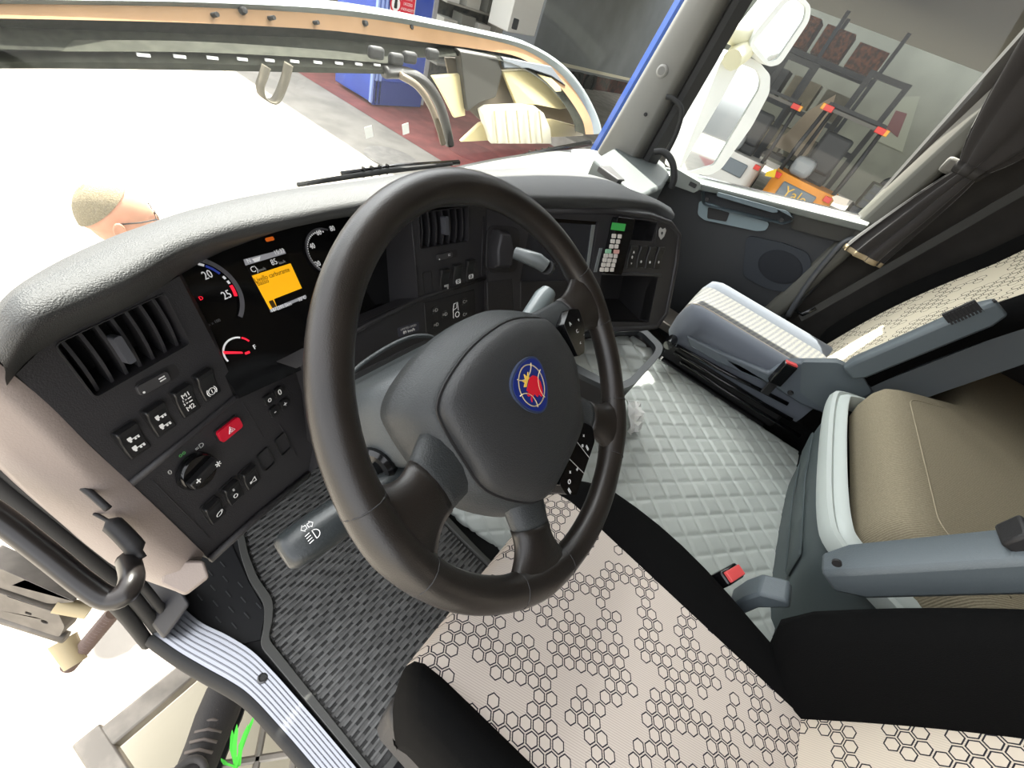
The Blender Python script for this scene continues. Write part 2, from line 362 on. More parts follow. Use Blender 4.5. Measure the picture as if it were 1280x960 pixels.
# sill ledge along the window
led = MB()
led.loft([[(DX - .045, y, sz(y) - .035), (DX - .055, y, sz(y) - .012), (DX - .04, y, sz(y) - .002), (DX + .03, y, sz(y) + .0), (DX + .03, y, sz(y) - .04)] for y in (.60, .3, 0, -.2, -.38)])
led.build('sill_ledge', dgrey, door, bevel=.004, smooth=50)
led = MB(); led.loft([[(DX + .0, y, sz(y) - .004), (DX + .0, y, sz(y) + .008), (DX + .02, y, sz(y) + .010), (DX + .02, y, sz(y) - .004)] for y in (.60, .0, -.36)]); led.build('glass_seal', chrome, door)
# pull handle with slot
hp = [dl(q, .06) for q in ((876, 238), (985, 264), (993, 275), (980, 281), (878, 256))]
sl_ = [dl(q, .06) for q in ((897, 240), (970, 260), (973, 265), (966, 266), (896, 245))]
MB(MD).slab(rpoly(hp, .012), .0, .062, holes=[rpoly(sl_, .005)]).build('pull_handle', mat('handle_blue_grey', '5d6a70', .5), door, bevel=.004)
MB(MD).slab(rpoly(sl_, .005), .03, .035).build('handle_slot', doorm, door)
cup = [dl(q, .02) for q in ((874, 251), (893, 256), (905, 262), (962, 278), (958, 288), (946, 289), (880, 275), (872, 268))]
MB(MD).slab(rpoly(cup, .012), .0, .022).build('handle_cup', mat('cup_grey', '76868c', .45), door, bevel=.005)
lat = [dl(q, .025) for q in ((885, 259), (912, 266), (908, 277), (884, 273))]
MB(MD).slab(rpoly(lat, .006), .0, .026).build('latch_recess', darkhole, door)  # solid slab; the shade of the recess is put in as black
for q in ((884, 249), (977, 275)):
    p = dl(q, .06); MB(MD @ Matrix.Translation((p[0], p[1], 0))).lathe([(.0001, .0645), (.008, .0645), (.009, .06)], 16).build('screw_cap', black, door)
pad = [dl(q, .03) for q in ((993, 262), (1066, 280), (1071, 287), (1060, 297), (1050, 302), (990, 286), (988, 275))]
MB(MD).slab(rpoly(pad, .01), 0, .035).build('elbow_pad', mat('elbow_pad_dark', '34332f', .8, bump=.3, bscale=600), door, bevel=.008)
sp = [dl(q, .01) for q in ((933, 294), (980, 304), (1010, 316), (1015, 330), (1005, 357), (990, 366), (960, 362), (928, 345))]
MB(MD).slab(rpoly(sp, .03, 6), 0, .012).build('speaker_panel', mat('speaker_blue_grey', '272c33', .7), door, bevel=.006)
spc = dl((975, 334), .012)
MB(MD @ Matrix.Translation((spc[0], spc[1], 0)) @ Matrix.Diagonal((1, .72, 1, 1))).lathe([(.0001, .0145), (.075, .0145), (.085, .013), (.088, .010)], 32).build('speaker_grille', mat('speaker_cloth', '1e2127', .9), door)
swp = [dl(q, .05) for q in ((838, 214), (845, 210), (876, 228), (876, 236), (868, 241), (838, 230))]
MB(MD).slab(rpoly(swp, .005), 0, .058).build('switch_plate', dgrey, door, bevel=.003)
sq = dl((866, 231), .058); MB(MD).slab(rrect(sq[0], sq[1], .03, .016, .003), .055, .062).build('window_switch', black, door, bevel=.002)
# door glass
gd = MB(); gd.grid(lambda a, b: (DX + .012 + .0 * b, .60 - .95 * a - .02 * b, sz(.60 - .95 * a) + (1.13 - sz(.60 - .95 * a)) * b), 12, 8)
gd.build('window_2', glass('door_glass', (.90, .94, .92), dust=.04), kind='structure', smooth=180, label='passenger door window', fix=False)
MB().box((DX + .01, .1, 1.14), (.05, 1.2, .06)).build('trim_6', darkshell, kind='structure', label='window frame above the passenger door glass')
# ================================================================== STEERING WHEEL
WM = Matrix(((1, 0, 0, 0), (0, .736, -.677, 0), (0, .677, .736, 0), (0, 0, 0, 1)))   # X right, Y up the wheel, Z to the driver
sw = thing('steering_wheel', 'worn dark leather steering wheel with blue and red badge on its pad', 'steering wheel')
RM, rt = .2133, .0165
rim = MB(WM)
N = 96; ang = [2 * math.pi * i / N for i in range(N)]
SP = [10, -43, -113, 191]
def bulge(a):
    d = min(abs((math.degrees(a) - s + 180) % 360 - 180) for s in SP); return 1 + .16 * max(0, 1 - d / 16)
secs = []
for a in ang:
    e = V((math.cos(a), math.sin(a), 0)); r = rt * bulge(a)
    secs.append([e * (RM + r * math.cos(t) * (1.06)) + V((0, 0, 1)) * r * math.sin(t) for t in [2 * math.pi * k / 14 for k in range(14)]])
rim.loft(secs, wrap=True); rim.build('rim', wheelm, sw, smooth=180)
for i, a in enumerate(SP):          # leather joints either side of each spoke
    for d in (-11, 11):
        t = math.radians(a + d); Mt = WM @ Matrix.Rotation(t, 4, 'Z') @ Matrix.Translation((RM, 0, 0)) @ Matrix.Rotation(math.pi / 2, 4, 'X')
        tb = MB(Mt); tb.tube([(rt * 1.075 * math.cos(k * math.pi / 10), rt * 1.035 * math.sin(k * math.pi / 10), 0) for k in range(20)], .0008, 5, wrap=True)
        tb.build('seam', black, sw, smooth=180)
padout = [(-.113, .032), (-.088, .048), (-.043, .062), (.015, .066), (.058, .056), (.086, .040), (.105, -.007), (.100, -.038), (.087, -.066), (.070, -.097), (-.005, -.121), (-.039, -.123), (-.066, -.108), (-.103, -.066), (-.112, -.027), (-.117, .013)]
po = catmull([(x, y, 0) for x, y in padout], 4, True)
pc = V((-.005, -.022, 0))
def ring(s, z, dx=0, dy=0): return [pc + (p - pc) * s + V((dx, dy, z)) for p in po]
pb = MB(WM); pb.loft([ring(1.0, -.012), ring(1.0, .004), ring(.985, .010), ring(.94, .0145), ring(.8, .019), ring(.5, .023), ring(.2, .0245), ring(.02, .025)])
pb.build('airbag_cover', padmat, sw, smooth=60)
hb = MB(WM); hb.loft([ring(1.015, .0015), ring(1.05, -.002), ring(1.11, -.012, -.002, .001), ring(1.17, -.032, -.006, .004), ring(1.15, -.055, -.004, .004), ring(1.0, -.075)]); hb.build('hub_shell', hubm, sw, smooth=60)
MB(WM).loft([ring(1.03, -.02), ring(1.022, .0025), ring(1.0, .0025), ring(1.0, -.02)], caps=False).build('hub_gap', darkhole, sw)
def spoke(a, w0, w1, r0, zr, q0=0, q1=1, ex_=0, fl=.026):
    t = math.radians(a); e = V((math.cos(t), math.sin(t), 0)); s = V((-math.sin(t), math.cos(t), 0)); secs = []
    for k in range(9):
        q = q0 + (q1 - q0) * k / 8; r = r0 + (RM - .002 - r0) * q; wd = w0 + (w1 - w0) * math.sin(q * math.pi / 2)
        if q > .6: wd += ((q - .6) / .4) ** 2 * fl
        z = zr * (1 - q) ** 1.5; th = .019 - .006 * q + ex_; wd += ex_
        secs.append([e * r + s * wd * math.cos(u) + V((0, 0, 1)) * (z + th * math.sin(u)) for u in [2 * math.pi * i / 14 for i in range(14)]])
    return MB(WM).loft(secs)
for a, w0, w1, r0, zr in ((10, .048, .026, .065, -.028), (-43, .040, .019, .075, -.030), (-113, .040, .023, .085, -.028), (191, .056, .025, .080, -.030)):
    sp_ = spoke(a, w0, w1, r0, zr, 0, .58).build('spoke', hubm, sw, smooth=180)
    spoke(a, w0, w1, r0, zr, .56, 1, .0008, .040 if a == 191 else .045 if a == -113 else .030).build('spoke_grip', wheelm, sp_, smooth=180)
# badge: blue disc in a three-lobed metal surround with a red crowned griffin head
bc = V((-.012, .0)); br = 11
MBg = off(WM, bc.x, bc.y, .0252, br)
bd = thing('x', 'x', 'x'); bpy.data.objects.remove(bd)
def lobes(r, a): return [((r + a * abs(math.cos(1.5 * (t - .52))) ** 3) * math.cos(t), (r + a * abs(math.cos(1.5 * (t - .52))) ** 3) * math.sin(t) * 1.02) for t in [2 * math.pi * i / 60 for i in range(60)]]
MBg = MBg @ Matrix.Diagonal((1.12, 1.12, 1, 1)); badge = MB(MBg).slab(lobes(.0245, .0042), -.004, .0008).build('badge', mat('badge_metal', '4a5570', .3, metal=.5), sw, label='round metal badge')
MB(MBg).slab(lobes(.0225, .004), 0, .0012).build('badge_field', mat('badge_navy', '1c2a6e', .3), badge)
MB(MBg).slab([(.019 * math.cos(t), .0205 * math.sin(t)) for t in [2 * math.pi * i / 40 for i in range(40)]], 0, .0016, holes=[[(.018 * math.cos(t), .0195 * math.sin(t)) for t in [2 * math.pi * i / 40 for i in range(40)]]]).build('badge_ring', mat('badge_gold', 'd8c79a', .3, metal=.4), badge)
for rr in (90, 210, 330):
    t0 = math.radians(rr); c = V((.026 * math.cos(t0), .026 * math.sin(t0)))
    pts = [(c.x + .0165 * math.cos(t0 + math.pi + u), c.y + .0165 * math.sin(t0 + math.pi + u), .0016) for u in [-.95 + i * .19 for i in range(11)]]
    MB(MBg).tube(pts, .0005, 5).build('badge_arc', MATS['badge_gold'], badge)
gh = [(-.004, .004), (.001, .007), (.006, .006), (.0095, .002), (.010, -.003), (.0085, -.008), (.006, -.012), (.003, -.013), (.002, -.009), (-.001, -.010), (-.002, -.006), (-.006, -.006), (-.009, -.0085), (-.0085, -.006), (-.006, -.004), (-.009, -.003), (-.010, -.001), (-.007, .0005), (-.008, .002)]
MB(MBg).slab([(x * 1.25, y * 1.2 - .001) for x, y in gh], 0, .0019).build('griffin', mat('badge_red', 'c3182b', .4), badge)
MB(MBg).slab([(-.008, .004), (-.002, .0075), (.001, .0075), (.0035, .013), (-.0005, .010), (-.0025, .0145), (-.0045, .010), (-.009, .0115), (-.007, .008), (-.011, .006)], 0, .0021).build('crown', mat('badge_yellow', 'd9b24a', .4), badge)
# button pads right of the airbag cover
def wpoly(pts, z0, z1): return MB(WM).slab(pts, z0, z1)
bp1 = wpoly(rpoly([(.104, .030), (.127, .043), (.150, .036), (.150, .012), (.128, -.018), (.110, -.016)], .004), -.03, .013).build('button_pad', gloss, sw, bevel=.0015)
for (x, y, s_) in ((.118, .026, '\u25B3'), (.140, .024, '>'), (.126, -.004, '<'), (.141, .003, '+'), (.128, .012, 'O')):
    text({'\u25B3': 'A', '>': 'v', '<': '<', '+': '-', 'O': 'C'}[s_], off(WM, x, y, .0132, 10), .007, greyprint, bp1, 'button_mark')
bp2 = wpoly(rpoly([(.083, -.096), (.098, -.112), (.092, -.130), (.016, -.160), (-.002, -.146), (-.006, -.128)], .004), -.03, .006).build('button_pad', gloss, sw, bevel=.0015)
for (x, y, s_) in ((.072, -.110, '+'), (.062, -.118, 'o'), (.070, -.126, '||'), (.020, -.130, '+'), (.012, -.138, 'O'), (.006, -.146, '||'), (.035, -.136, '=')):
    text(s_, off(WM, x, y, .0062, 10), .008, white, bp2, 'button_mark')
for k in (.33, .62):
    a = V((.083, -.096)).lerp(V((-.006, -.128)), k); b = V((.092, -.130)).lerp(V((.016, -.160)), k)
    MB(WM).tube([(a.x, a.y, .006), (b.x, b.y, .006)], .0004, 5).build('button_gap', greyprint, bp2)
# ================================================================== STEERING COLUMN
col = thing('steering_column', 'grey plastic steering column shroud behind the wheel', 'steering column', (0, .1, -.15))
def csec(z, hw, yt, yb, r=.03, n=5): return [V((p.x, p.y, z)) for p in rpoly([(-hw, yb), (hw, yb), (hw * .92, yt), (-hw * .92, yt)], r, n)]
shm = mat('column_plastic', '3c4041', .5, bump=.3, bscale=600)
MB(WM).loft([csec(-.079, .112, .052, -.035), csec(-.083, .120, .057, -.04), csec(-.12, .132, .060, -.04), csec(-.20, .128, .060, -.03), csec(-.26, .11, .055, -.02)]).build('upper_shroud', shm, col, smooth=60)
MB(WM).loft([csec(-.082, .10, -.03, -.082), csec(-.087, .108, -.03, -.088), csec(-.15, .126, -.03, -.085), csec(-.26, .10, -.01, -.07)]).build('lower_shroud', shm, col, smooth=60)
nW = V((0, -.677, .736))
MB().tube(catmull([hit(q, nW * -.165, nW) for q in ((418, 486), (432, 474), (455, 453), (490, 431), (515, 421), (535, 420), (547, 425))], 4), .0028, 8).build('edge_strip', shm, col, smooth=180)
MB(WM).loft([csec(-.21, .10, .065, -.06), csec(-.27, .095, .06, -.05)]).build('gaiter', rubber, col, smooth=60)
Mi = off(WM, -.128, -.025, -.125) @ Matrix.Rotation(math.radians(-70), 4, 'Y')
ig = MB(Mi).lathe([(.024, -.01), (.026, .008), (.022, .012), (.017, .012), (.016, .006), (.0001, .006)], 24).build('ignition_lock', gloss, col)
MB(Mi).box((0, 0, .010), (.004, .014, .01)).build('key_slot', steel, ig)
# indicator stalk (left) and the two levers right of the wheel
def stalk(name, a, b, r0, r1, parent, m1):
    a = V(a); b = V(b); d = b - a
    mb = MB(); mb.tube([a, a + d * .12, a + d * .3, a + d * .6, a + d * .93, b], [r0 * .7, r0, r0 * 1.0, r1, r1, r1 * .9], 16, flat=.8); return mb.build(name, m1, parent, smooth=60)
stm = mat('stalk_plastic', '262a2b', .32, bump=.1, bscale=500)
A = WM @ V((-.07, -.045, -.10)); B = hit((366, 686), V((-.2, .05, -.12)), V((0, -.677, .736)))
ls = thing('indicator_stalk', 'dark indicator stalk with headlamp symbol left of the wheel', 'stalk', A)
stalk('lever', A, B, .013, .021, ls, stm)
dv = (B - A).normalized()
MB().tube([B - dv * .002, B + dv * .004, B + dv * .010], [.019, .0185, .014], 16, flat=.8).build('end_button', stm, ls, smooth=60)
tb = MB(); tb.tube([A + (B - A) * .62, A + (B - A) * .632], .0212, 16, flat=.8); tb.build('collar', black, ls)
# print facing the camera side of the stalk
zc = (CAM - (A + B) / 2).normalized(); xa = (dv - zc * dv.dot(zc)).normalized(); ya = zc.cross(xa)
MS = Matrix((xa, ya, zc)).transposed().to_4x4(); MS.translation = A + (B - A) * .86 + zc * .0212
dsh = [(.0065 * math.cos(t), .0055 * math.sin(t), 0) for t in [-math.pi / 2 + i * math.pi / 8 for i in range(9)]]
MS = MS @ Matrix.Diagonal((.75, .75, 1, 1)); hl = MB(MS @ Matrix.Rotation(math.radians(180), 4, 'Z')); hl.tube(dsh + [dsh[0]], .0005, 5)
for k in range(4): hl.tube([(-.0035, -.005 + k * .0033, 0), (-.0095, -.006 + k * .0033, 0)], .0005, 5)
hl.build('headlamp_symbol', white, ls)
ar = MB(MS)
for sx in (-1, 1): ar.tube([(sx * .001 + .002, -.013 - .0022, 0), (sx * .001 + .002, -.013 + .0022, 0), (sx * .004 + .002, -.013 + .0022, 0), (sx * .004 + .002, -.013 + .004, 0), (sx * .0075 + .002, -.013, 0), (sx * .004 + .002, -.013 - .004, 0), (sx * .004 + .002, -.013 - .0022, 0), (sx * .001 + .002, -.013 - .0022, 0)], .0004, 5)
ar.build('arrow_symbol', white, ls)
# ================================================================== SEATS
hexs = hexfabric('hex_cloth', 'c6bbb0', '2a2830', axes=('X', 'Y'), thr=.47, stripes=.38)
hexb = hexfabric('hex_cloth_back', 'cbbfae', '2c2b30', axes=('X', 'Z'), thr=.47, stripes=.25)
def cushion(parent, xl, xr, bl, br, yf, yr, z, mc, mb_, zt=.02, drop=.14, bh=.014, tuck=True):
    """xl(t), xr(t): inner panel edges front->rear; bl/br bolster widths"""
    st = [(yf, -drop), (yf + .004, -.07), (yf - .002, -.03), (yf - .014, -.010), (yf - .04, -.001)] + [(yf - .04 + (yr - yf + .04) * k / 10, .0) for k in range(1, 11)]
    def zz(y): return z + zt * (1 - (yf - y) / (yf - yr)) - zt
    cen = MB(); lb = MB(); rb = MB(); C = []; Lb = []; Rb = []
    for y, d in st:
        t = (yf - y) / (yf - yr); a, b = xl(t), xr(t); h = zz(y) + d; sc = 1 if d > -.02 else .35
        C.append([(a + (b - a) * k / 8, y + (.004 if k in (0, 8) else 0) * 0, h - .010 * math.sin(math.pi * k / 8) * sc) for k in range(9)])
        wl, wr = bl(t), br(t)
        prof = [(0, 0), (.12, .6), (.3, 1.0), (.55, .9), (.78, .35), (.94, -1.2), (1.0, -3.6), (.97, -8), (.9, -11)]
        yo = -.012 * (1 if d < -.005 else 0)
        Lb.append([(a - wl * u, y - (.05 * u * u if d < -.0005 else 0), h + bh * v * sc if v > 0 else max(h + .0135 * v, z - drop)) for u, v in prof])
        Rb.append([(b + wr * u, y - (.05 * u * u if d < -.0005 else 0), h + bh * v * sc if v > 0 else max(h + .0135 * v, z - drop)) for u, v in prof])
    cen.loft(C, closed=False); lb.loft([s[::-1] for s in Lb], closed=False); rb.loft(Rb, closed=False)
    return cen.build('seat_panel', mc, parent, smooth=180), lb.build('side_bolster', mb_, parent, smooth=180), rb.build('side_bolster', mb_, parent, smooth=180)
def backrest(parent, x0, oy, oz, rec, hw, bw, L, mc, mb_, prot=.10, hwtop=None, side='all', oh=.0):
    r = math.radians(rec); U = V((0, -math.sin(r), math.cos(r))); Fw = V((0, math.cos(r), math.sin(r))); O = V((x0, oy, oz)); X = V((1, 0, 0))
    C = []; Lb = []; Rb = []; n = 16
    for k in range(n + 1):
        t = k / n; s = L * t; w_ = hw + ((hwtop or hw) - hw) * t
        lum = .018 * math.sin(min(1, t * 1.6) * math.pi)
        ef = prot * min(1, (t / .12 + .25) ** .5 if t < .12 else 1.12 ** .5) * (1 - .35 * t)
        if t < .02: ef *= .55
        C.append([O + X * (w_ * (j / 5 - 1)) + U * s + Fw * (lum - .008 * math.sin(math.pi * j / 10)) for j in range(11)])
        prof = [(0, 0), (.10, .45), (.26, .86), (.5, 1.0), (.78, .8), (.95, .35), (1.0, -.1), (.98, -.7), (.8, -1.1)]
        lo_ = .04 * math.sin(math.pi * min(1, t * 1.2)) - .04
        for sgn, lst in ((-1, Lb), (1, Rb)):
            lst.append([O + X * sgn * (w_ + bw * u) + U * (s + lo_ * u) + Fw * (lum + ef * v) for u, v in prof])
    c = MB().loft(C, closed=False).build('back_panel', mc, parent, smooth=180)
    a = MB().loft([s[::-1] for s in Lb], closed=False).build('back_bolster', mb_, parent, smooth=180)
    b = MB().loft(Rb, closed=False).build('back_bolster', mb_, parent, smooth=180)
    sh = MB(); q = [O + X * sx * (hw + bw * .8) + U * (L * t) + Fw * f for t in (0, 1) for sx, f in ((-1, -.03), (1, -.03), (1, -.12), (-1, -.12))]
    sh.add(q, [(0, 1, 2, 3), (4, 5, 6, 7), (0, 1, 5, 4), (1, 2, 6, 5), (2, 3, 7, 6), (3, 0, 4, 7)]); sh.build('back_shell', greyp, parent)
    return O, U, Fw
ds = thing('driver_seat', 'driver seat with black sides and beige hexagon patterned cover', 'seat', (-.02, -.33, FZ))
cushion(ds, lambda t: -.180 + .018 * t, lambda t: .150 - .04 * t, lambda t: .055 + .02 * t, lambda t: .075 + .045 * math.sin(min(1, t * 1.25) * math.pi), -.085, -.60, -.275, hexs, bluefab, zt=.012)
O, U, Fw = backrest(ds, -.025, -.545, -.30, 25, .135, .115, .72, hexb, bluefab, prot=.115, hwtop=.15)
MB().box((-.02, -.32, -.50), (.40, .46, .16)).box((-.02, -.32, -.64), (.34, .42, .16)).build('seat_base', black, ds, bevel=.02)
# folded-up armrest on the driver seat
armm = mat('armrest_grey', '525a5e', .5, bump=.25, bscale=500)
def armrest(parent, x0, x1, P0, U, Fw, L, h, s0=-.02):
    P0 = V(P0); sec = []
    for k in range(11):
        t = k / 10; s = s0 + L * t; w_ = 1 - .0 * t; e = 1 if 0 < k < 10 else .72
        c = P0 + U * s
        pr = [(x0, -.5), (x0 + .012, -.5 - .02), (x1 - .012, -.52), (x1, -.45), (x1, .40), (x1 - .012, .5), (x0 + .012, .5), (x0, .42)]
        mid = (x0 + x1) / 2
        sec.append([V((mid + (x - mid) * e, c.y, c.z)) + Fw * (v * h * e) for x, v in pr])
    return MB().loft(sec).build('armrest', armm, parent, bevel=.006, smooth=50)
PA = onx((1042, 700), .27)
ar1 = armrest(ds, .235, .295, PA + V((0, -.012, -.01)), U, Fw, .40, .052, -.012)
MB(Matrix.Translation(onx((1046, 703), .236) + V((-.001, 0, 0))) @ Matrix.Rotation(math.radians(-90), 4, 'Y')).lathe([(.0001, .002), (.006, .002), (.006, -.002)], 12).build('pivot_cap', darkhole, ds)
pw = onx((1279, 672), .265); MB(Matrix.Translation(pw)).box((0, 0, 0), (.036, .03, .03)).build('adjuster_wheel', black, ds, bevel=.004)
# buckle and its bracket
def buckle(parent, P, U_, X_, s=1.0):
    U_ = V(U_).normalized(); X_ = V(X_).normalized(); Y_ = U_.cross(X_); M = Matrix((X_, Y_, U_)).transposed().to_4x4(); M.translation = V(P)
    bk = MB(M).box((0, 0, -.035 * s), (.036 * s, .020 * s, .07 * s)).build('belt_buckle', gloss, parent, bevel=.004)
    MB(M).box((0, -.001, .0015 * s), (.030 * s, .014 * s, .006 * s)).build('release_button', mat('buckle_red', 'd2504f', .4), bk, bevel=.0015)
    MB(M).box((0, 0, -.085 * s), (.022 * s, .008 * s, .05 * s)).build('buckle_stem', black, bk)
Pb = onx((920, 722), .235)
buckle(ds, Pb + V((.004, .006, .0)), (.05, -.10, 1), (.88, -.45, 0), 1.25)
br_ = [onx(q, .25) for q in ((912, 752), (930, 740), (950, 733), (985, 742), (990, 752), (950, 752), (920, 765))]
MB(Matrix(((0, 0, 1, .235), (1, 0, 0, 0), (0, 1, 0, 0), (0, 0, 0, 1)))).slab([(p.y, p.z) for p in br_], 0, .045).build('recliner_cover', armm, ds, bevel=.005)
# ---- passenger seat
ps = thing('passenger_seat', 'passenger seat with sunlit pale cushion and beige back cover by the far door', 'seat', (1.345, -.3, FZ))
cst = stripefabric('cushion_weave', '505257', '706e69', .018, (0.25, 1, 0), 1)
csd = mat('cushion_velour', '5b6069', .95, bump=.2, bscale=800, sheen=.2)
PX = 1.345
cushion(ps, lambda t: PX - .125 + .01 * t, lambda t: PX + .125 - .01 * t, lambda t: .095, lambda t: .10, -.045, -.56, -.292, cst, csd, zt=.0, drop=.13, bh=.02)
pip = MB(); pip.tube(catmull([(PX - .13, -.05, -.335), (PX - .13, -.064, -.296), (PX - .128, -.11, -.284), (PX - .121, -.3, -.286), (PX - .115, -.54, -.288)], 6), .006, 8, flat=.5); pip.build('piping', mat('piping_beige', 'a79c8c', .9), ps, smooth=180)
hexp = hexfabric('hex_cloth_faded', 'd0c6b0', '5b574e', axes=('Y', 'X'), thr=.45, stripes=.15)
hexp2 = hexfabric('hex_cloth_passenger', 'd0c6b0', '57534b', axes=('Z', 'X'), thr=.47, stripes=.12, pitch=.022)
O2, U2, F2 = backrest(ps, PX + .035, -.545, -.30, 20, .19, .07, .78, hexp2, bluefab, prot=.045)
MB().box((PX + .01, -.30, -.475), (.36, .46, .07)).build('seat_frame', black, ps, bevel=.01)
bl_ = MB()
for k in range(5): bl_.box((PX, -.30, -.53 - k * .036), (.36 + .02 * (k % 2), .42 + .02 * (k % 2), .034))
bl_.build('suspension_bellows', black, ps, bevel=.008)
sidem = mat('seat_side_grey', '4d545b', .5, bump=.2, bscale=500)
MX = Matrix(((0, 0, -1, 1.135), (1, 0, 0, 0), (0, 1, 0, 0), (0, 0, 0, 1)))   # local X=y, Y=z, Z towards driver
def sx_(q, x=1.115): p = onx(q, x); return (p.y, p.z)
sv = [sx_(q) for q in ((985, 453), (1045, 453), (1075, 468), (1092, 492), (1060, 510), (1030, 517), (1000, 505), (960, 480), (900, 455), (862, 432), (858, 420), (900, 440), (960, 466))]
MB(MX).slab([p for p in sv][::-1], -.02, .022).build('side_cover', sidem, ps, bevel=.006)
sp1 = [sx_(q, 1.11) for q in ((1002, 452), (1048, 453), (1078, 470), (1090, 490), (1055, 506), (1028, 510), (1000, 490))]
MB(MX).slab(rpoly(sp1[::-1], .01), .0, .028).build('recliner_cover', armm, ps, bevel=.006)
pk = onx((988, 491), 1.11); MB(Matrix.Translation(pk) @ Matrix.Rotation(math.radians(-90), 4, 'Y')).lathe([(.0001, .006), (.007, .006), (.009, 0)], 16).build('bolt', black, ps)
buckle(ps, onx((989, 455), 1.085) , (0, .05, 1), (.35, -.93, 0), 1.15)
rl = MB()
for k, (a, b) in enumerate((((846, 432), (985, 505)), ((843, 440), (990, 525)), ((850, 452), (1000, 545)))):
    pa, pb2 = onx(a, 1.12), onx(b, 1.12); rl.tube([pa, (pa + pb2) / 2 + V((0, 0, -.004)), pb2], .007, 8)
rl.build('slide_rail', gloss, ps, smooth=180)
kn = onx((838, 428), 1.10); MB(Matrix.Translation(kn) @ Matrix.Rotation(math.radians(-90), 4, 'Y')).lathe([(.0001, .03), (.016, .028), (.02, .0), (.018, -.03)], 20).build('adjuster_knob', gloss, ps)
PB = onx((1062, 458), 1.085)
ar2 = armrest(ps, 1.055, 1.105, PB + V((0, -.01, -.0)), U2, F2, .325, .058, -.015)
q0 = PB + U2 * .255 + F2 * .012; Mw_ = Matrix((V((-1, 0, 0)), U2, F2)).transposed().to_4x4(); Mw_.translation = V((1.057, q0.y, q0.z))
ad = MB(Mw_)
for k in range(9): ad.box((.0, -.026 + k * .0065, .008), (.010, .0042, .028))
ad.box((-.004, 0, .008), (.010, .062, .034)); ad.build('adjuster_wheel', black, ar2)
MB(Mw_ @ Matrix.Translation((0, .055, .004)) @ Matrix.Rotation(math.pi / 2, 4, 'Y')).lathe([(.0001, .003), (.003, .003), (.003, -.01)], 10).build('indicator_hole', darkhole, ar2)  # no real hole, its darkness is the colour of this disc
# ================================================================== BUNK
bk = thing('bunk_box', 'dark grey bunk box with grooved front between the seats', 'bunk', (CX, -.9, FZ))
bkm = mat('bunk_box_plastic', '454e4f', .55, bump=.2, bscale=500)
def path(o): return [V(p) for p in ((.30, -.80), (.345, -.66 - o * .3), (.40, -.555 - o), (.47, -.525 - o), (.70, -.518 - o), (.93, -.525 - o), (1.0, -.55 - o), (1.06, -.66 - o * .3), (1.10, -.80))]
top = catmull([(p.x, p.y, 0) for p in path(.0)], 5); botm = catmull([(p.x, p.y, 0) for p in path(.10)], 5)
fx = MB(); fx.loft([[(a.x, a.y - .012, -.215), (a.x, a.y - .01, -.24), (a.x * .7 + b.x * .3, a.y * .7 + b.y * .3, -.33), (b.x, b.y, -.52), (b.x, b.y, -.72)] for a, b in zip(top, botm)], closed=False)
fx.build('front_panel', bkm, bk, smooth=60)
MB().box((CX, -1.24, -.48), (1.95, .8, .5)).build('box_body', bkm, bk, bevel=.01)
def bface(u, v):     # point on the front panel, u = x, v = 0 (top) .. 1 (tunnel)
    z = -.235 - .275 * v; y = -.526 - .02 * (z + .24) / -.09 if z > -.33 else -.546 - .07 * (z + .33) / -.19
    return V((u, y - .0 + .0015 - .008 * abs((u - .7) / .25) ** 2, z))
nn = V((0, .275, -.10)).normalized(); 
for (a, b) in (((.45, .10), (.45, .86)),):
    pass
def rail(x0, x1, v, r, m_): MB().tube([bface(x0, v) + nn * .001, bface((x0 + x1) / 2, v) + nn * .002, bface(x1, v) + nn * .001], r, 6, flat=.6).build('groove_edge', m_, bk, smooth=180)
gl_ = bkm
for v in (.30, .58): rail(.47, .93, v, .0022, gl_)
MB().add([bface(.46, .33) + nn * .003, bface(.94, .33) + nn * .003, bface(.94, .56) + nn * .003, bface(.46, .56) + nn * .003, bface(.455, .31), bface(.945, .31), bface(.945, .585), bface(.455, .585)], [(0, 1, 2, 3), (0, 4, 5, 1), (1, 5, 6, 2), (2, 6, 7, 3), (3, 7, 4, 0)]).build('front_inlay', bkm, bk)
tr = MB(); tp = [V((p.x, p.y, 0)) for p in top][3:-3]
sec = []
for i, p in enumerate(tp):
    t = (tp[min(i + 1, len(tp) - 1)] - tp[max(i - 1, 0)]).normalized(); nrm = V((t.y, -t.x, 0)) * -1
    zc_ = -.205
    sec.append([p + nrm * a + V((0, 0, zc_ + b)) for a, b in ((.012, -.03), (.018, -.012), (.016, .002), (.008, .006), (.0, .001), (-.006, .012), (-.018, .016), (-.024, .010), (-.024, -.03))])
tr.loft(sec); tr.build('edge_trim', mat('bunk_trim_grey', 'b4bbb6', .45), bk, smooth=50)
mm = stripefabric('mattress_weave', '726a58', '968c76', .0042, (1, .55, 0))
mat_ = thing('bunk_mattress', 'taupe ribbed bunk mattress with stitched seam', 'mattress', (CX, -1.1, -.2))
mo = rpoly([(.435, -.565), (.965, -.565), (1.02, -.63), (1.15, -.80), (1.70, -.86), (1.70, -1.60), (-.30, -1.60), (-.30, -.86), (.25, -.80), (.385, -.63)], .07, 6)
ml = []
for z, ins in ((-.225, .012), (-.19, .0), (-.15, .0), (-.125, .012), (-.112, .035), (-.106, .09)):
    cxy = V((.70, -1.1)); ml.append([(p.x + (cxy.x - p.x) * ins * 1.2, p.y + (cxy.y - p.y) * ins * 1.2, z + (.0 if z < -.15 else -.02 * max(0, (-.6 - p.y)) * 0)) for p in mo])
MB().loft(ml).build('cover', mm, mat_, smooth=60)
sm = [p for p in mo if p.y > -.80]
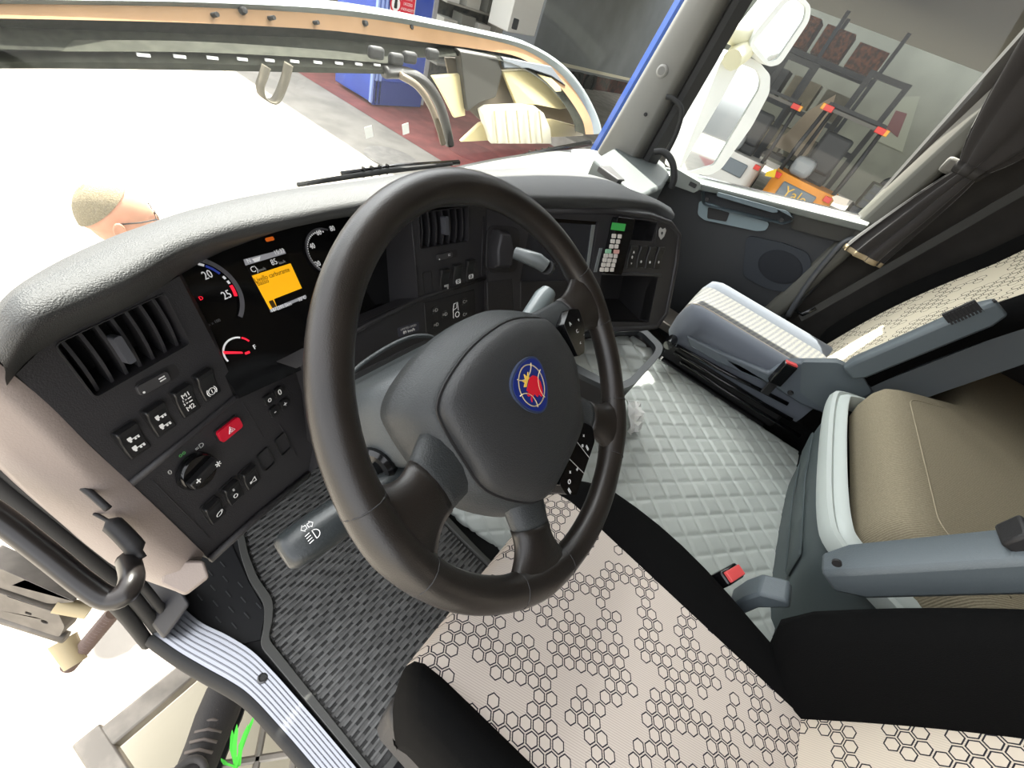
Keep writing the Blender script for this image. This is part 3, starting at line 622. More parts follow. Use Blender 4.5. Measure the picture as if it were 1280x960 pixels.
seam = [V((p.x + (.70 - p.x) * .10, p.y - .060, -.1062)) for p in mo if p.y > -.70]
seam.sort(key=lambda p: p.x)
MB().tube(seam, .0014, 6).build('seam', mat('seam_thread', '968b74', .9), mat_, smooth=180)
# ================================================================== ENGINE TUNNEL COVER (quilted)
qm = mat('quilted_vinyl', 'aeb3ad', .42, bump=.15, bscale=700, var=.08, vscale=6)
qc = thing('tunnel_cover', 'quilted pale grey vinyl cover over the engine tunnel', 'floor cover', (CX, 0, FZ))
TZ = -.505
prof = [V((.235, 0, -.715)), V((.262, 0, -.62)), V((.292, 0, -.53)), V((.315, 0, TZ - .006)), V((.345, 0, TZ)), V((.70, 0, TZ)), V((1.13, 0, TZ)), V((1.15, 0, TZ - .01)), V((1.155, 0, -.60)), V((1.155, 0, -.72))]
cum = [0]
for a, b in zip(prof, prof[1:]): cum.append(cum[-1] + (b - a).length)
def pat(s):
    for i in range(len(prof) - 1):
        if s <= cum[i + 1] or i == len(prof) - 2:
            t = (s - cum[i]) / (cum[i + 1] - cum[i]); d = (prof[i + 1] - prof[i]).normalized(); return prof[i].lerp(prof[i + 1], t), V((-d.z, 0, d.x))
e1 = V((math.cos(math.radians(-41.5)), math.sin(math.radians(-41.5)))) * .0526; e2 = V((math.cos(math.radians(46.5)), math.sin(math.radians(46.5)))) * .0500
det = e1.x * e2.y - e1.y * e2.x; s00 = cum[5] - .70
def quilt(a, b):
    s = a * cum[-1]; y = -.635 + 1.385 * b; p, nrm = pat(s)
    qx = (s - s00) - .686; qy = y + .178
    al = (qx * e2.y - qy * e2.x) / det; be = (e1.x * qy - e1.y * qx) / det
    d = min(abs(math.sin(math.pi * al)), abs(math.sin(math.pi * be))); h = (1 - (1 - min(1, d / .8)) ** 3) * .0055
    if s < cum[3]: h += .010 * math.sin(y * 23 + s * 9) * (1 - s / cum[3])
    return V((p.x, y, p.z)) + nrm * h
MB().grid(quilt, 330, 330).build('quilted_sheet', qm, qc, smooth=180, fix=False)
pp = [V((.326 + .012 * math.sin(y * 5), y, TZ + .004)) for y in [-.6 + .1 * k for k in range(12)]]
MB().tube(pp, .004, 6).build('piping', mat('piping_grey', '6d6f6c', .6), qc, smooth=180)
# ================================================================== DRIVER FLOOR MAT
fm = thing('floor_mat', 'black ribbed rubber floor mat in the driver footwell', 'floor mat', (0, .1, FZ))
mo2 = [(-.245, -.155), (.188, -.155), (.196, .0), (.206, .11), (.215, .46), (-.12, .46), (-.172, .345), (-.190, .285), (-.196, .225), (-.222, .188), (-.243, .168)]
mrub = mat('mat_rubber', '4a4a49', .5, var=.35, vscale=60, bump=.3, bscale=300)
ro = rpoly(mo2, .02, 4)
MB().slab(ro, -.716, -.708).build('mat_sheet', mrub, fm)
ri = []
cc = V((-.01, .15))
ri = [p + (cc - p).normalized() * .016 for p in ro]
MB().slab(ro, -.716, -.697, holes=[ri]).build('mat_rim', mat('mat_rim_rubber', '4d4d4a', .5), fm, bevel=.003)
def xr_at(y):
    xs = []
    for i in range(len(ri)):
        a, b = ri[i], ri[(i + 1) % len(ri)]
        if (a.y - y) * (b.y - y) < 0: xs.append(a.x + (b.x - a.x) * (y - a.y) / (b.y - a.y))
    return (min(xs) + .006, max(xs) - .006) if len(xs) > 1 else None
rb = MB(); y = -.128; k = 0
while y < .44:
    q = xr_at(y)
    if q and not (.115 < y < .145 and False):
        x0, x1 = q
        if .085 < y < .112: x1 = min(x1, .075)     # smooth strip carrying the name
        n = max(1, int((x1 - x0) / .036)); off_ = .018 * (k % 2)
        rb.box(((x0 + x1) / 2, y, -.7055), (x1 - x0, .0042, .006))
        xx = x0 + off_
        while xx < x1 - .012:
            rb.box((xx + .006, y + .0052, -.7085), (.020, .0064, .005)); xx += .034
    y += .0104; k += 1
rb.build('ribs', mat('rib_rubber', '727270', .45, var=.3, vscale=40), fm, kind='stuff', smooth=0, fix=False)
text('SCANIA', Matrix.Translation((.135, .0985, -.7055)), .024, mat('mat_letter', '8b8b88', .6), fm, 'mat_lettering', depth=.001)
# ================================================================== DOOR SILL
sill = thing('sill_plate', 'ribbed aluminium door sill plate on the driver side', 'sill plate', (-.27, 0, FZ))
alu = mat('brushed_aluminium', '9a9ca2', .3, metal=.85, bump=.1, bscale=900)
inn = [(-.292, .33), (-.284, .275), (-.268, .225), (-.256, .175), (-.252, .13), (-.250, .06), (-.249, -.10), (-.249, -.6)]
ou = [(-.345, .32), (-.333, .262), (-.318, .205), (-.304, .155), (-.296, .115), (-.292, .05), (-.289, -.10), (-.289, -.6)]
ip = catmull([(a, b, 0) for a, b in inn], 6); op = catmull([(a, b, 0) for a, b in ou], 6)
pr = []
for k in range(7):
    c = (k + .5) / 7; pr += [(c - .064, .0006), (c - .05, .0028), (c + .05, .0028), (c + .064, .0006)]
pr = [(0, -.004)] + pr + [(1, -.004), (1, -.012)]
MB().loft([[a.lerp(b, u) + V((0, 0, -.702 + z - .012 * u)) for u, z in pr] for a, b in zip(ip, op)], closed=False).build('ribbed_plate', alu, sill, smooth=30)
for q in ((328, 848),):
    p = onz(q, -.703); scw = MB(Matrix.Translation(p)).lathe([(.0085, -.004), (.0085, .002), (.006, .0035), (.0045, .001), (.0001, .001)], 20).build('screw', mat('screw_dark', '5a5a5a', .35, metal=.7), sill)
# black rubber edge and door seal outside the sill
MB().loft([[b + V((-.004 * 0, 0, -.712)), b + V((-.007, 0, -.713)), b + V((-.016, -.002, -.725)), b + V((-.014, 0, -.78)), b + V((0, 0, -.78))] for b in op]).build('sill_seal', rubber, sill, smooth=60)
# raised dashes on the bare floor left of the mat
dd = thing('footwell_tread', 'black floor with raised dashes beside the sill', 'floor tread', (-.25, .3, FZ))
MB().slab([(-.292, .40), (-.20, .52), (-.165, .40), (-.19, .29), (-.20, .22), (-.235, .18), (-.262, .20), (-.285, .27)], FZ, FZ + .004).build('tread_sheet', mat('tread_black', '161719', .5), dd)
tb = MB()
for i in range(6):
    for j in range(4):
        x = -.275 + j * .024 + (.012 if i % 2 else 0); yy = .235 + i * .03
        if x < -.195 and (x > -.275): tb.box((x, yy, FZ + .005), (.0018, .016, .003), None)
tb.build('dashes', mat('tread_grey', '3a3b3c', .5), dd, kind='stuff')
# ================================================================== DASHBOARD
dash = thing('dashboard', 'black wrap-around truck dashboard with grained top pad', 'dashboard', (.3, .45, FZ))
ML = frame((-.23, .315, -.04), 16.5, 72)
MC = frame((.2, .30, -.04), -7, 67)
MR = frame(hit((608, 265), MC.translation, MC.col[2].to_3d()), -25, 62)
MK = frame((-.05, .385, -.06), 4, 48)
def pl(M, *qs, o=0): return [lo(q, M, o) for q in qs]
def ctr(M, q): return lo(q, M)
PTH = .03
# ---- recessed vent with fins
def vent(M, corners, nf, knob_px, lean=0):
    c = pl(M, *corners); v = thing('x', 'x', 'x'); bpy.data.objects.remove(v)
    TL, TR, BR, BL = c
    bx = MB(M).slab(rpoly([BL, BR, TR, TL], .006), -.055, -.050).build('air_vent', darkhole, dash, label='air vent with upright fins')
    for k in range(nf):
        t = (k + .7) / (nf + .4); a = TL.lerp(TR, t); b = BL.lerp(BR, t)
        p0 = V((a.x, a.y, -.004)); p1 = V((b.x, b.y, -.004)); secs = []
        for s in range(7):
            u = s / 6; p = p0.lerp(p1, u); bow = -.004 * (2 * u - 1) ** 2
            secs.append([p + V(d) + V((0, 0, bow)) for d in ((-.0016, 0, .0), (.0016, 0, .0), (.005 + lean, 0, -.028), (.002 + lean, 0, -.028))])
        MB(M).loft(secs).build('fin', mat('fin_plastic', '333234', .4), bx, smooth=40)
    kc = ctr(M, knob_px); MB(M).slab(rrect(kc.x, kc.y, .008, .030, .003), -.008, .004).build('fin_slider', mat('slider_grey', '4a4b50', .45), bx, bevel=.002)
    MB(M).slab(rpoly([BL, BR, TR, TL], .006), -.05, .0015, holes=[[p for p in rpoly([BL.lerp(V((0, 0)) + (TL + BR) / 2, .03), BR.lerp((TL + BR) / 2, .03), TR.lerp((TL + BR) / 2, .03), TL.lerp((TL + BR) / 2, .03)], .005)]]).build('vent_bezel', panelm, bx)
    return c
vcL = ((65, 431), (206, 365), (239, 429), (117, 499)); vcC = ((522, 266), (586, 257), (586, 302), (524, 312))
def quadpoly(M, cs, r): 
    TL, TR, BR, BL = pl(M, *cs); return rpoly([BL, BR, TR, TL], r)
upL = pl(ML, (20, 468), (62, 426), (137, 390), (200, 360), (224, 345), (262, 418), (299, 490), (163, 604))
MB(ML).slab(upL[::-1], -PTH, 0, holes=[quadpoly(ML, vcL, .006)]).build('left_panel', panelm, dash, smooth=30)
loL = pl(ML, (163, 604), (299, 491), (378, 455), (392, 500), (396, 560), (386, 592), (262, 699))
MB(ML).slab(loL[::-1], -PTH, -.002).build('lower_left_panel', panelm, dash, smooth=30)
vent(ML, vcL, 7, (153, 437), .004)
def strip(M, qs, r, name='ledge', m=None, o=.001, flat=.7): MB(M).tube([V((p.x, p.y, o)) for p in pl(M, *qs)], r, 8, flat=flat).build(name, m or panelm, dash, smooth=180)
strip(ML, ((163, 604), (230, 550), (299, 492), (340, 473), (380, 456)), .0045)
strip(ML, ((262, 699), (322, 645), (386, 592)), .006, 'lower_lip', panelm)
strip(ML, ((190, 600), (262, 672)), .0005, 'panel_gap', darkhole, .0, 1); strip(ML, ((304, 503), (331, 547)), .0005, 'panel_gap', darkhole, -.0015, 1); strip(ML, ((350, 530), (372, 570)), .0005, 'panel_gap', darkhole, -.0015, 1)
# ---- centre panel
upC = pl(MC, (513, 266), (608, 256), (607, 345), (523, 373))
MB(MC).slab(upC[::-1], -PTH, 0, holes=[quadpoly(MC, vcC, .005)]).build('centre_panel', panelm, dash, smooth=30)
vent(MC, vcC, 7, (557, 282), .003)
strip(MC, ((513, 268), (518, 320), (523, 372)), .0012, 'panel_edge', panelm)
strip(MC, ((604, 270), (601, 342), (606, 352), (605, 400)), .0012, 'panel_edge', panelm)
loC = pl(MC, (378, 458), (440, 408), (523, 373), (608, 346), (614, 420), (560, 480), (430, 560), (396, 560), (390, 500))
MB(MC).slab(loC[::-1], -PTH, -.003).build('lower_centre_panel', panelm, dash, smooth=30)
strip(MC, ((400, 440), (460, 405), (523, 374), (607, 347)), .004)
# ---- cluster
ck = pl(MK, (214, 350), (262, 322), (300, 304), (350, 288), (412, 274), (470, 266), (530, 264), (532, 372), (455, 410), (378, 462), (299, 498), (250, 420))
kg = mat('cluster_glass', '0b0b0c', .12)
clu = MB(MK).slab(ck[::-1], -.02, 0).build('instrument_cluster', kg, dash, smooth=30, label='instrument cluster with lit orange display')
def wall(name, A, B, m): MB().loft([[a, b] for a, b in zip(A, B)], closed=False).build(name, m, dash, smooth=60)
hC = lambda q: hit(q, MC.translation, MC.col[2].to_3d()); hL = lambda q: hit(q, ML.translation, ML.col[2].to_3d()); hK = lambda q: hit(q, MK.translation, MK.col[2].to_3d())
wall('cluster_cheek', [hC((513, 266)), hC((518, 320)), hC((523, 374))], [hK((480, 268)), hK((484, 330)), hK((488, 390))], panelm)
wall('cluster_cheek', [hL((224, 345)), hL((262, 418)), hL((299, 491))], [hK((226, 340)), hK((266, 416)), hK((304, 488))], panelm)
wall('cluster_shelf', [hL((299, 491)), hL((340, 473)), hC((380, 456)), hC((440, 408)), hC((490, 386)), hC((523, 374))], [hK((300, 484)), hK((345, 452)), hK((385, 432)), hK((440, 400)), hK((487, 378)), hK((523, 362))], panelm)
def circ3(M, a, b, c):
    a, b, c = pl(M, a, b, c); d = 2 * (a.x * (b.y - c.y) + b.x * (c.y - a.y) + c.x * (a.y - b.y))
    ux = (a.length_squared * (b.y - c.y) + b.length_squared * (c.y - a.y) + c.length_squared * (a.y - b.y)) / d
    uy = (a.length_squared * (c.x - b.x) + b.length_squared * (a.x - c.x) + c.length_squared * (b.x - a.x)) / d
    o = V((ux, uy)); return o, (a - o).length
def arc(M, o, r, a0, a1, w_, m, parent, name='dial_arc', z=.001, n=24, dash_=0):
    mb = MB(M); A0, A1 = math.radians(a0), math.radians(a1)
    steps = n if not dash_ else dash_
    for i in range(steps):
        f0 = i / steps; f1 = (i + (1 if not dash_ else .6)) / steps; q = []
        t0, t1 = A0 + (A1 - A0) * f0, A0 + (A1 - A0) * f1
        q = [(o.x + (r + s * w_ / 2) * math.cos(t), o.y + (r + s * w_ / 2) * math.sin(t), z) for t, s in ((t0, -1), (t1, -1), (t1, 1), (t0, 1))]
        mb.add(q, [(0, 1, 2, 3)])
    return mb.build(name, m, parent, smooth=0)
bez = mat('dial_bezel', '8b8b92', .3, metal=.6); dimw = mat('dial_white', 'dcdcdc', .5, emit=.12); dred = mat('dial_red', 'd0182c', .5, emit=.5); dblue = mat('dial_blue', '2b3a8c', .5, emit=.15); orange = mat('display_orange', 'd99a0e', .5, emit=.3)
o1, r1 = circ3(MK, (262, 330), (300, 372), (293, 406))
tach = arc(MK, o1, r1, -48, 70, .0055, bez, clu, 'dial', .004)
tach['label'] = 'engine speed dial'
arc(MK, o1, r1 * .90, 52, 95, .003, dimw, tach, dash_=3); arc(MK, o1, r1 * .90, 28, 50, .003, dblue, tach); arc(MK, o1, r1 * .90, 8, 26, .003, dimw, tach, dash_=2); arc(MK, o1, r1 * .90, -14, 5, .004, dred, tach)
for s_, q in (('20', (259, 344)), ('25', (283, 369))):
    p = ctr(MK, q); text(s_, off(MK, p.x, p.y, .001, 4), .014, dimw, tach, 'dial_number', sx=.8)
for q in ((240, 379), (251, 373)):
    p = ctr(MK, q); text('\u25A0' if False else 'D', off(MK, p.x, p.y, .001, 3), .0065, dred, clu, 'warning_mark')
p = ctr(MK, (263, 405)); text('1/min x 100', off(MK, p.x, p.y, .001, 3), .005, mat('dim_grey', '6d6d6d', .6), clu, 'dial_text')
o2, r2 = circ3(MK, (279, 441), (299, 422), (318, 436))
fg = arc(MK, o2, r2, 60, 195, .0022, dimw, clu, 'fuel_dial', .001); arc(MK, o2, r2, 25, 55, .0022, dred, fg)
a, b = pl(MK, (279, 441), (302, 441)); MB(MK).slab([(a.x, a.y - .0018), (b.x, b.y - .0012), (b.x, b.y + .0012), (a.x, a.y + .0018)], .001, .003).build('needle', dred, fg)
p = ctr(MK, (309, 441)); MB(MK).slab(rrect(p.x, p.y, .006, .003, .001), 0, .0012).build('warning_mark', dred, fg)
p = ctr(MK, (318, 434)); text('F', off(MK, p.x, p.y, .001), .008, dimw, fg, 'dial_number')
o3, r3_ = circ3(MK, (381, 310), (389, 290), (398, 338))
spd = arc(MK, o3, r3_, 60, 250, .003, bez, clu, 'dial', .004); spd['label'] = 'road speed dial'
arc(MK, o3, r3_ * .90, 70, 240, .0022, dimw, spd, dash_=26)
for s_, q in (('20', (397, 330)), ('40', (390, 308)), ('60', (398, 291)), ('80', (415, 286)), ('100', (432, 292))):
    p = ctr(MK, q); text(s_, off(MK, p.x, p.y, .001), .011, dimw, spd, 'dial_number', sx=.8)
dsp = MB(MK).slab(pl(MK, (303, 323), (355, 310), (384, 372), (338, 391))[::-1], 0, .0006).build('display', mat('display_black', '0a0a0a', .2), clu, label='lit information display')
hdr = mat('display_grey', '8d8d92', .5, emit=.15)
MB(MK).slab(pl(MK, (304, 324.5), (354.5, 311.5), (357, 317), (307, 332))[::-1], 0, .001).build('display_bar', hdr, dsp)
MB(MK).slab(pl(MK, (338, 390.6), (383, 372), (381.5, 368.7), (337, 387))[::-1], 0, .001).build('display_bar', hdr, dsp)
MB(MK).slab(pl(MK, (314.4, 344.8), (362.8, 329.2), (377, 360.4), (342, 374), (345.5, 383), (337, 387))[::-1], 0, .001).build('display_message', orange, dsp)
dk = mat('display_ink', '4a3504', .6)
def dtext(s, q, size, m, rot=1, sx=.85, al='CENTER'):
    p = ctr(MK, q); text(s, off(MK, p.x, p.y, .0014, rot), size, m, dsp, 'display_text', depth=.0001, sx=sx, align=al)
dtext('Livello carburante', (340, 344), .0088, dk, 1, .82); dtext('basso', (328, 353), .0088, dk)
dtext('15:32', (348.5, 315), .0085, dimw); dtext('N', (310.5, 326.5), .008, dimw); dtext('1872205.5km', (351, 384), .0072, dimw, 0, .8); dtext('32\u00b0C', (377, 373.5), .007, dimw)
MB(MK).slab(pl(MK, (314.5, 324), (325, 320.5), (324, 326), (318, 328))[::-1], 0, .0014).build('display_icon', dimw, dsp)
dtext('km/h', (327, 337), .006, greyprint); dtext('km/h', (352, 328), .006, greyprint); dtext('C)', (317, 337), .011, dimw); dtext('85', (342, 328), .011, dimw)
p = ctr(MK, (341, 380)); MB(MK).slab(rrect(p.x - .001, p.y, .006, .010, .001), 0, .0015).build('fuel_icon', dk, dsp)
p = ctr(MK, (337, 299)); MB(MK).slab(rrect(p.x, p.y, .012, .005, .002), 0, .001).build('warning_lamp', mat('amber', 'a34a10', .5, emit=.3), clu)
# ---- switches
swm = mat('switch_plastic', '19191a', .38)
swt = mat('switch_top', '3a393a', .35)
def truck_icon(M, x, y, s, parent, m=None):
    b = MB(off(M, x, y, 0)); b.slab(rrect(-.26 * s, .12 * s, .38 * s, .42 * s, .08 * s), 0, .0004).slab([(-.05 * s, -.05 * s), (.6 * s, -.05 * s), (.6 * s, .03 * s), (-.05 * s, .03 * s)], 0, .0004)
    for cx in (-.28, .2, .5): b.slab([((cx + .11 * math.cos(t)) * s, (-.17 + .11 * math.sin(t)) * s) for t in [k * math.pi / 4 for k in range(8)]], 0, .0004)
    b.build('symbol', m or white, parent)
def rocker(M, q, w_, h_, icon=None, rot=0, label=None):
    c = ctr(M, q); Mo = off(M, c.x, c.y, 0, rot)
    MB(Mo).slab(rrect(0, 0, w_ + .003, h_ + .003, .004), -.002, .0006).build('switch_surround', darkhole, dash)
    secs = []
    for t, z in ((-.5, .0025), (-.2, .0018), (.1, .0035), (.32, .007), (.45, .008), (.5, .005)):
        y = t * h_; secs.append([(-w_ / 2, y, -.004), (-w_ / 2, y, z), (w_ / 2, y, z), (w_ / 2, y, -.004)])
    r = MB(Mo).loft(secs).build('rocker_switch', swm, dash, bevel=.0014, smooth=45, label=label)
    MB(Mo).slab(rrect(0, h_ * .41, w_ * .82, h_ * .13, .001), .0074, .0084).build('switch_ridge', swm, r)
    Mi = Mo @ Matrix.Translation((0, 0, .0026)); 
    if icon: icon(Mi, w_, h_, r)
    return r
def ic_text(*rows):
    def f(M, w_, h_, r):
        for s, y, sz_ in rows: text(s, off(M, 0, y * h_, .0008 + .014 * max(0, y)), sz_ * h_ * .85, white, r, 'symbol')
    return f
def ic_trucks(M, w_, h_, r): truck_icon(off(M, 0, .10 * h_, .0022), 0, 0, w_ * .48, r); truck_icon(off(M, 0, -.24 * h_, .0006), 0, 0, w_ * .52, r)
def ic_ring(M, w_, h_, r):
    b = MB(off(M, 0, -.27 * h_, .0006)); ra = w_ * .2
    b.tube([(ra * math.cos(t), ra * math.sin(t), 0) for t in [k * math.pi / 8 for k in range(16)]], .0005, 4, wrap=True)
    for s in (-1, 1): b.tube([(s * ra * 1.45 * math.cos(t), ra * 1.45 * math.sin(t), 0) for t in [-.8 + k * .2 for k in range(9)]], .0005, 4)
    b.tube([(0, -ra * .5, 0), (0, ra * .5, 0)], .0005, 4); b.build('symbol', white, r)
def ic_horn(M, w_, h_, r): MB(off(M, 0, -.2 * h_, .0006)).slab([(-.25 * w_, -.08 * w_), (-.1 * w_, -.06 * w_), (.22 * w_, -.2 * w_), (.22 * w_, .2 * w_), (-.1 * w_, .06 * w_), (-.25 * w_, .1 * w_)], 0, .0003, holes=[[(-.1 * w_, -.03 * w_), (.17 * w_, -.13 * w_), (.17 * w_, .13 * w_), (-.1 * w_, .03 * w_)]]).build('symbol', white, r)
def ic_loop(M, w_, h_, r):
    MB(off(M, .1 * w_, -.25 * h_, .0006, 15)).tube([(.2 * w_ * math.cos(t), .12 * w_ * math.sin(t), 0) for t in [k * math.pi / 6 for k in range(12)]], .0005, 4, wrap=True).build('symbol', white, r)
    text('o', off(M, .3 * w_, -.18 * h_, .0006), .2 * h_, white, r, 'symbol')
WS, HS = .0215, .0375
rocker(ML, (164, 550), WS, HS, ic_trucks); rocker(ML, (198, 523), WS, HS, ic_trucks)
rocker(ML, (231, 500), WS, HS, ic_text(('M1', .24, .26), ('1 > \u25AC', .06, .13), ('3 > \u25AC', -.07, .13), ('M2', -.26, .26))); rocker(ML, (258, 480), WS, HS, ic_ring)
rocker(ML, (267, 638), WS, .034, ic_loop); rocker(ML, (290, 615), WS, .034, ic_text(('0', .2, .2), ('O', -.2, .32))); rocker(ML, (312, 596), WS, .034, ic_horn)
for q in ((333, 574), (354, 555)):
    c = ctr(ML, q); MB(ML).slab(rrect(c.x, c.y, WS, .034, .005), -.004, .0008, holes=[rrect(c.x, c.y, WS - .0018, .034 - .0018, .0045)]).build('blank_switch', swm, dash)
# hazard button
c = ctr(ML, (285, 536)); MB(ML).slab(rrect(c.x, c.y, .036, .0205, .005), -.004, .001).build('button_surround', darkhole, dash)
hz = MB(ML).slab(rrect(c.x, c.y, .033, .0175, .004), -.004, .005).build('hazard_button', redb, dash, bevel=.002, label='red hazard light button')
for s_, rr in ((1, .0055), (.45, .0055)):
    MB(off(ML, c.x, c.y - .0005, .0052)).tube([(rr * s_ * math.cos(t), rr * s_ * math.sin(t), 0) for t in (math.pi / 2, math.pi * 7 / 6, math.pi * 11 / 6)], .0005, 4, wrap=True).build('symbol', white, hz)
# light knob
c = ctr(ML, (244, 588)); Mk = off(ML, c.x, c.y, 0)
kb = MB(Mk).lathe([(.0235, 0), (.023, .006), (.021, .009), (.0001, .009)], 32).build('light_knob', gloss, dash, label='round headlight knob')
MB(Mk @ Matrix.Rotation(math.radians(8), 4, 'Z')).loft([[(x, -.006 + .001 * abs(x) / .02, .008), (x, -.0055, .018), (x, .0055, .018), (x, .006, .008)] for x in (-.020, -.01, 0, .01, .020)]).build('grip', swm, kb, bevel=.0015)
text('+', off(Mk, -.011, 0, .0185, 12), .014, white, kb, 'symbol'); text('*', off(Mk, .0165, -.003, .0185), .018, white, kb, 'symbol')
for s_, q, m_, z_ in (('0', (214, 591), greyprint, .009), ('=D', (251, 559), greyprint, .009), ('oo', (229, 568), mat('green_print', '59a35c', .5), .008)):
    p = ctr(ML, q); text(s_, off(ML, p.x, p.y, -.0018), z_, m_, dash, 'symbol')
# four small trip buttons
for s_, q in (('o', (335, 499)), ('0', (348, 490)), ('-', (342, 514)), ('+', (355, 505))):
    p = ctr(ML, q); bt = MB(ML).slab(rrect(p.x, p.y, .0145, .0155, .004), -.004, .0025).build('trip_button', swm, dash, bevel=.0012); text(s_, off(ML, p.x, p.y, .0026), .013, white, bt, 'symbol')
# vent sliders
for M, a, b, hw in ((ML, (170, 489), (222, 461), .0085), (MC, (545, 322), (571, 316), .0065)):
    A, B = pl(M, a, b); d = (B - A).normalized(); nrm = V((-d.y, d.x))
    MB(M).slab(rpoly([A - nrm * hw, B - nrm * hw, B + nrm * hw, A + nrm * hw], hw * .8), -.004, .0005).build('slider_slot', darkhole, dash)  # flat slab, slot shade given by its black colour
    E_ = A.lerp(B, .72); sld = MB(M).slab(rpoly([A - nrm * hw * .7, E_ - nrm * hw * .7, E_ + nrm * hw * .7, A + nrm * hw * .7], hw * .5), -.004, .004).build('vent_slider', swt, dash, bevel=.0015)
    p = A.lerp(B, .55); text('\u2248' if False else '=', off(M, p.x, p.y, .0042, 0), hw * 1.6, white, sld, 'symbol'); p = A.lerp(B, .08); text('.', off(M, p.x, p.y + .002, .0042), .02, white, sld, 'symbol')
# centre switches
rocker(MC, (555, 350), .0195, .040, lambda M, w_, h_, r: MB(off(M, .002, -.3 * h_, .0006)).box((0, .002, 0), (.010, .004, .0004)).box((.003, -.002, 0), (.003, .005, .0004)).build('symbol', greyprint, r))
rocker(MC, (571, 344), .0195, .040, ic_ring); rocker(MC, (587, 338), .0195, .040, ic_ring)
c = ctr(MC, (535, 354)); MB(MC).slab(rrect(c.x, c.y, .0195, .040, .004), -.004, .0008, holes=[rrect(c.x, c.y, .018, .0385, .0035)]).build('blank_switch', swm, dash)
# lamp symbol panel
MB(MC).slab(pl(MC, (531, 379), (594, 362), (595, 402), (534, 422))[::-1], -.01, -.0015).build('lamp_panel', black, dash, bevel=.001)
for q, s_ in (((544, 388), '=D'), ((556, 393), '=D'), ((545, 406), '=D'), ((581, 377), 'C='), ((581, 393), 'C=')):
    p = ctr(MC, q); lb_ = MB(MC).slab(rrect(p.x, p.y, .0135, .0125, .004), -.004, .0005).build('lamp_button', swm, dash); text(s_, off(MC, p.x, p.y, .0007), .009, greyprint, lb_, 'symbol')
p = ctr(MC, (570, 388)); Mt = off(MC, p.x, p.y, -.0012, 0)
tk = MB(Mt); tk.tube([(-.006, -.014, 0), (-.006, .002, 0), (-.003, .013, 0), (.006, .014, 0), (.007, -.002, 0)], .0007, 4).tube([(-.006, .001, 0), (.003, .004, 0), (.004, .012, 0)], .0007, 4).tube([(.004 + .005 * math.cos(t), -.009 + .005 * math.sin(t), 0) for t in [k * math.pi / 6 for k in range(12)]], .0009, 4, wrap=True)
tk.build('cab_symbol', white, dash)
p = ctr(MC, (512, 412)); stk = MB(MC).slab(rrect(p.x, p.y, .044, .016, .003), -.003, -.0022).build('speed_sticker', mat('sticker_grey', '3b3b45', .5), dash, label='small speed limit sticker')
text('LIMITED SPEED', off(MC, p.x, p.y + .0035, -.002), .005, greyprint, stk, 'lettering'); text('89 km/h', off(MC, p.x, p.y - .003, -.002), .0075, white, stk, 'lettering')
# ---- right wing
outR = pl(MR, (608, 258), (690, 259), (760, 262), (812, 268), (838, 276), (850, 292), (846, 330), (834, 392), (822, 410), (800, 413), (745, 413), (640, 430), (612, 425))
cub = pl(MR, (785, 273), (822, 278), (815, 302), (779, 299)); slot = pl(MR, (752, 344), (823, 346), (811, 403), (745, 402)); scrq = pl(MR, (664, 271), (748, 277), (737, 350), (650, 352))
park = pl(MR, (612, 284), (650, 280), (660, 300), (655, 338), (612, 338))
MB(MR).slab(outR[::-1], -.03, 0, holes=[rpoly(cub[::-1], .003), rpoly(slot[::-1], .004), rpoly(scrq[::-1], .003)]).build('right_panel', panelm, dash, smooth=30)
def box_in(M, poly, d, name): MB(M).slab(poly[::-1], -d, -d + .003).build(name, darkhole, dash); MB(M).loft([[V((p.x, p.y, -.002)) for p in poly], [V((p.x, p.y, -d)) for p in poly]], caps=False).build(name, black, dash)
box_in(MR, cub, .07, 'cubby'); box_in(MR, slot, .12, 'storage_slot')
strip(MR, ((640, 261), (760, 264), (812, 270), (838, 279), (849, 294), (845, 330), (833, 392), (821, 408), (800, 411), (745, 411)), .007, 'wing_bezel', panelm, .0)
strip(MR, ((752, 341), (826, 344)), .004, 'slot_lip', panelm)
scr = MB(MR).slab(scrq[::-1], -.012, -.006).build('radio_screen', mat('screen_grey', '2b2d31', .15), dash, label='grey touchscreen radio')
MB(MR).slab(pl(MR, (664, 271), (748, 277), (746, 281), (664, 276))[::-1], -.01, -.0045).build('screen_top', gloss, scr)
MB(MR).slab(pl(MR, (742, 281), (746, 281), (736, 347), (733, 347))[::-1], -.008, -.004).build('screen_edge', steel, scr)
MB(MR).slab(pl(MR, (749, 310), (752, 310), (745, 340), (742, 340))[::-1], -.004, .003).build('trim_strip', steel, dash)
# handset
hs_ = thing('handset', 'black keypad handset with green screen clipped to the dashboard', 'handset', hit((765, 310), MR.translation, MR.col[2].to_3d()))
hq = pl(MR, (765, 271), (787, 274), (770, 343), (749, 341)); MB(MR).slab(rpoly(hq[::-1], .006), .001, .018).build('handset_body', gloss, hs_, bevel=.003)
MB(MR).slab(pl(MR, (765, 278), (782, 280), (780, 289), (763, 287), o=.018)[::-1], .0185, .0192).build('handset_screen', mat('lcd_green', '2f7d3c', .4, emit=.15), hs_)
ky = mat('key_white', 'c9c4bd', .5)
rows_ = [((767, 295), (774, 295.5)), ((765.5, 301.5), (772, 302)), ((764, 308), (770, 308)), ((760, 314), (770, 314.5)), ((757, 319.5), (763, 319.5), (769, 320)), ((755.5, 325), (761.5, 325.5), (767.5, 326)), ((754, 331), (760, 331), (766, 331.5)), ((752, 337), (758, 337), (764.5, 337))]
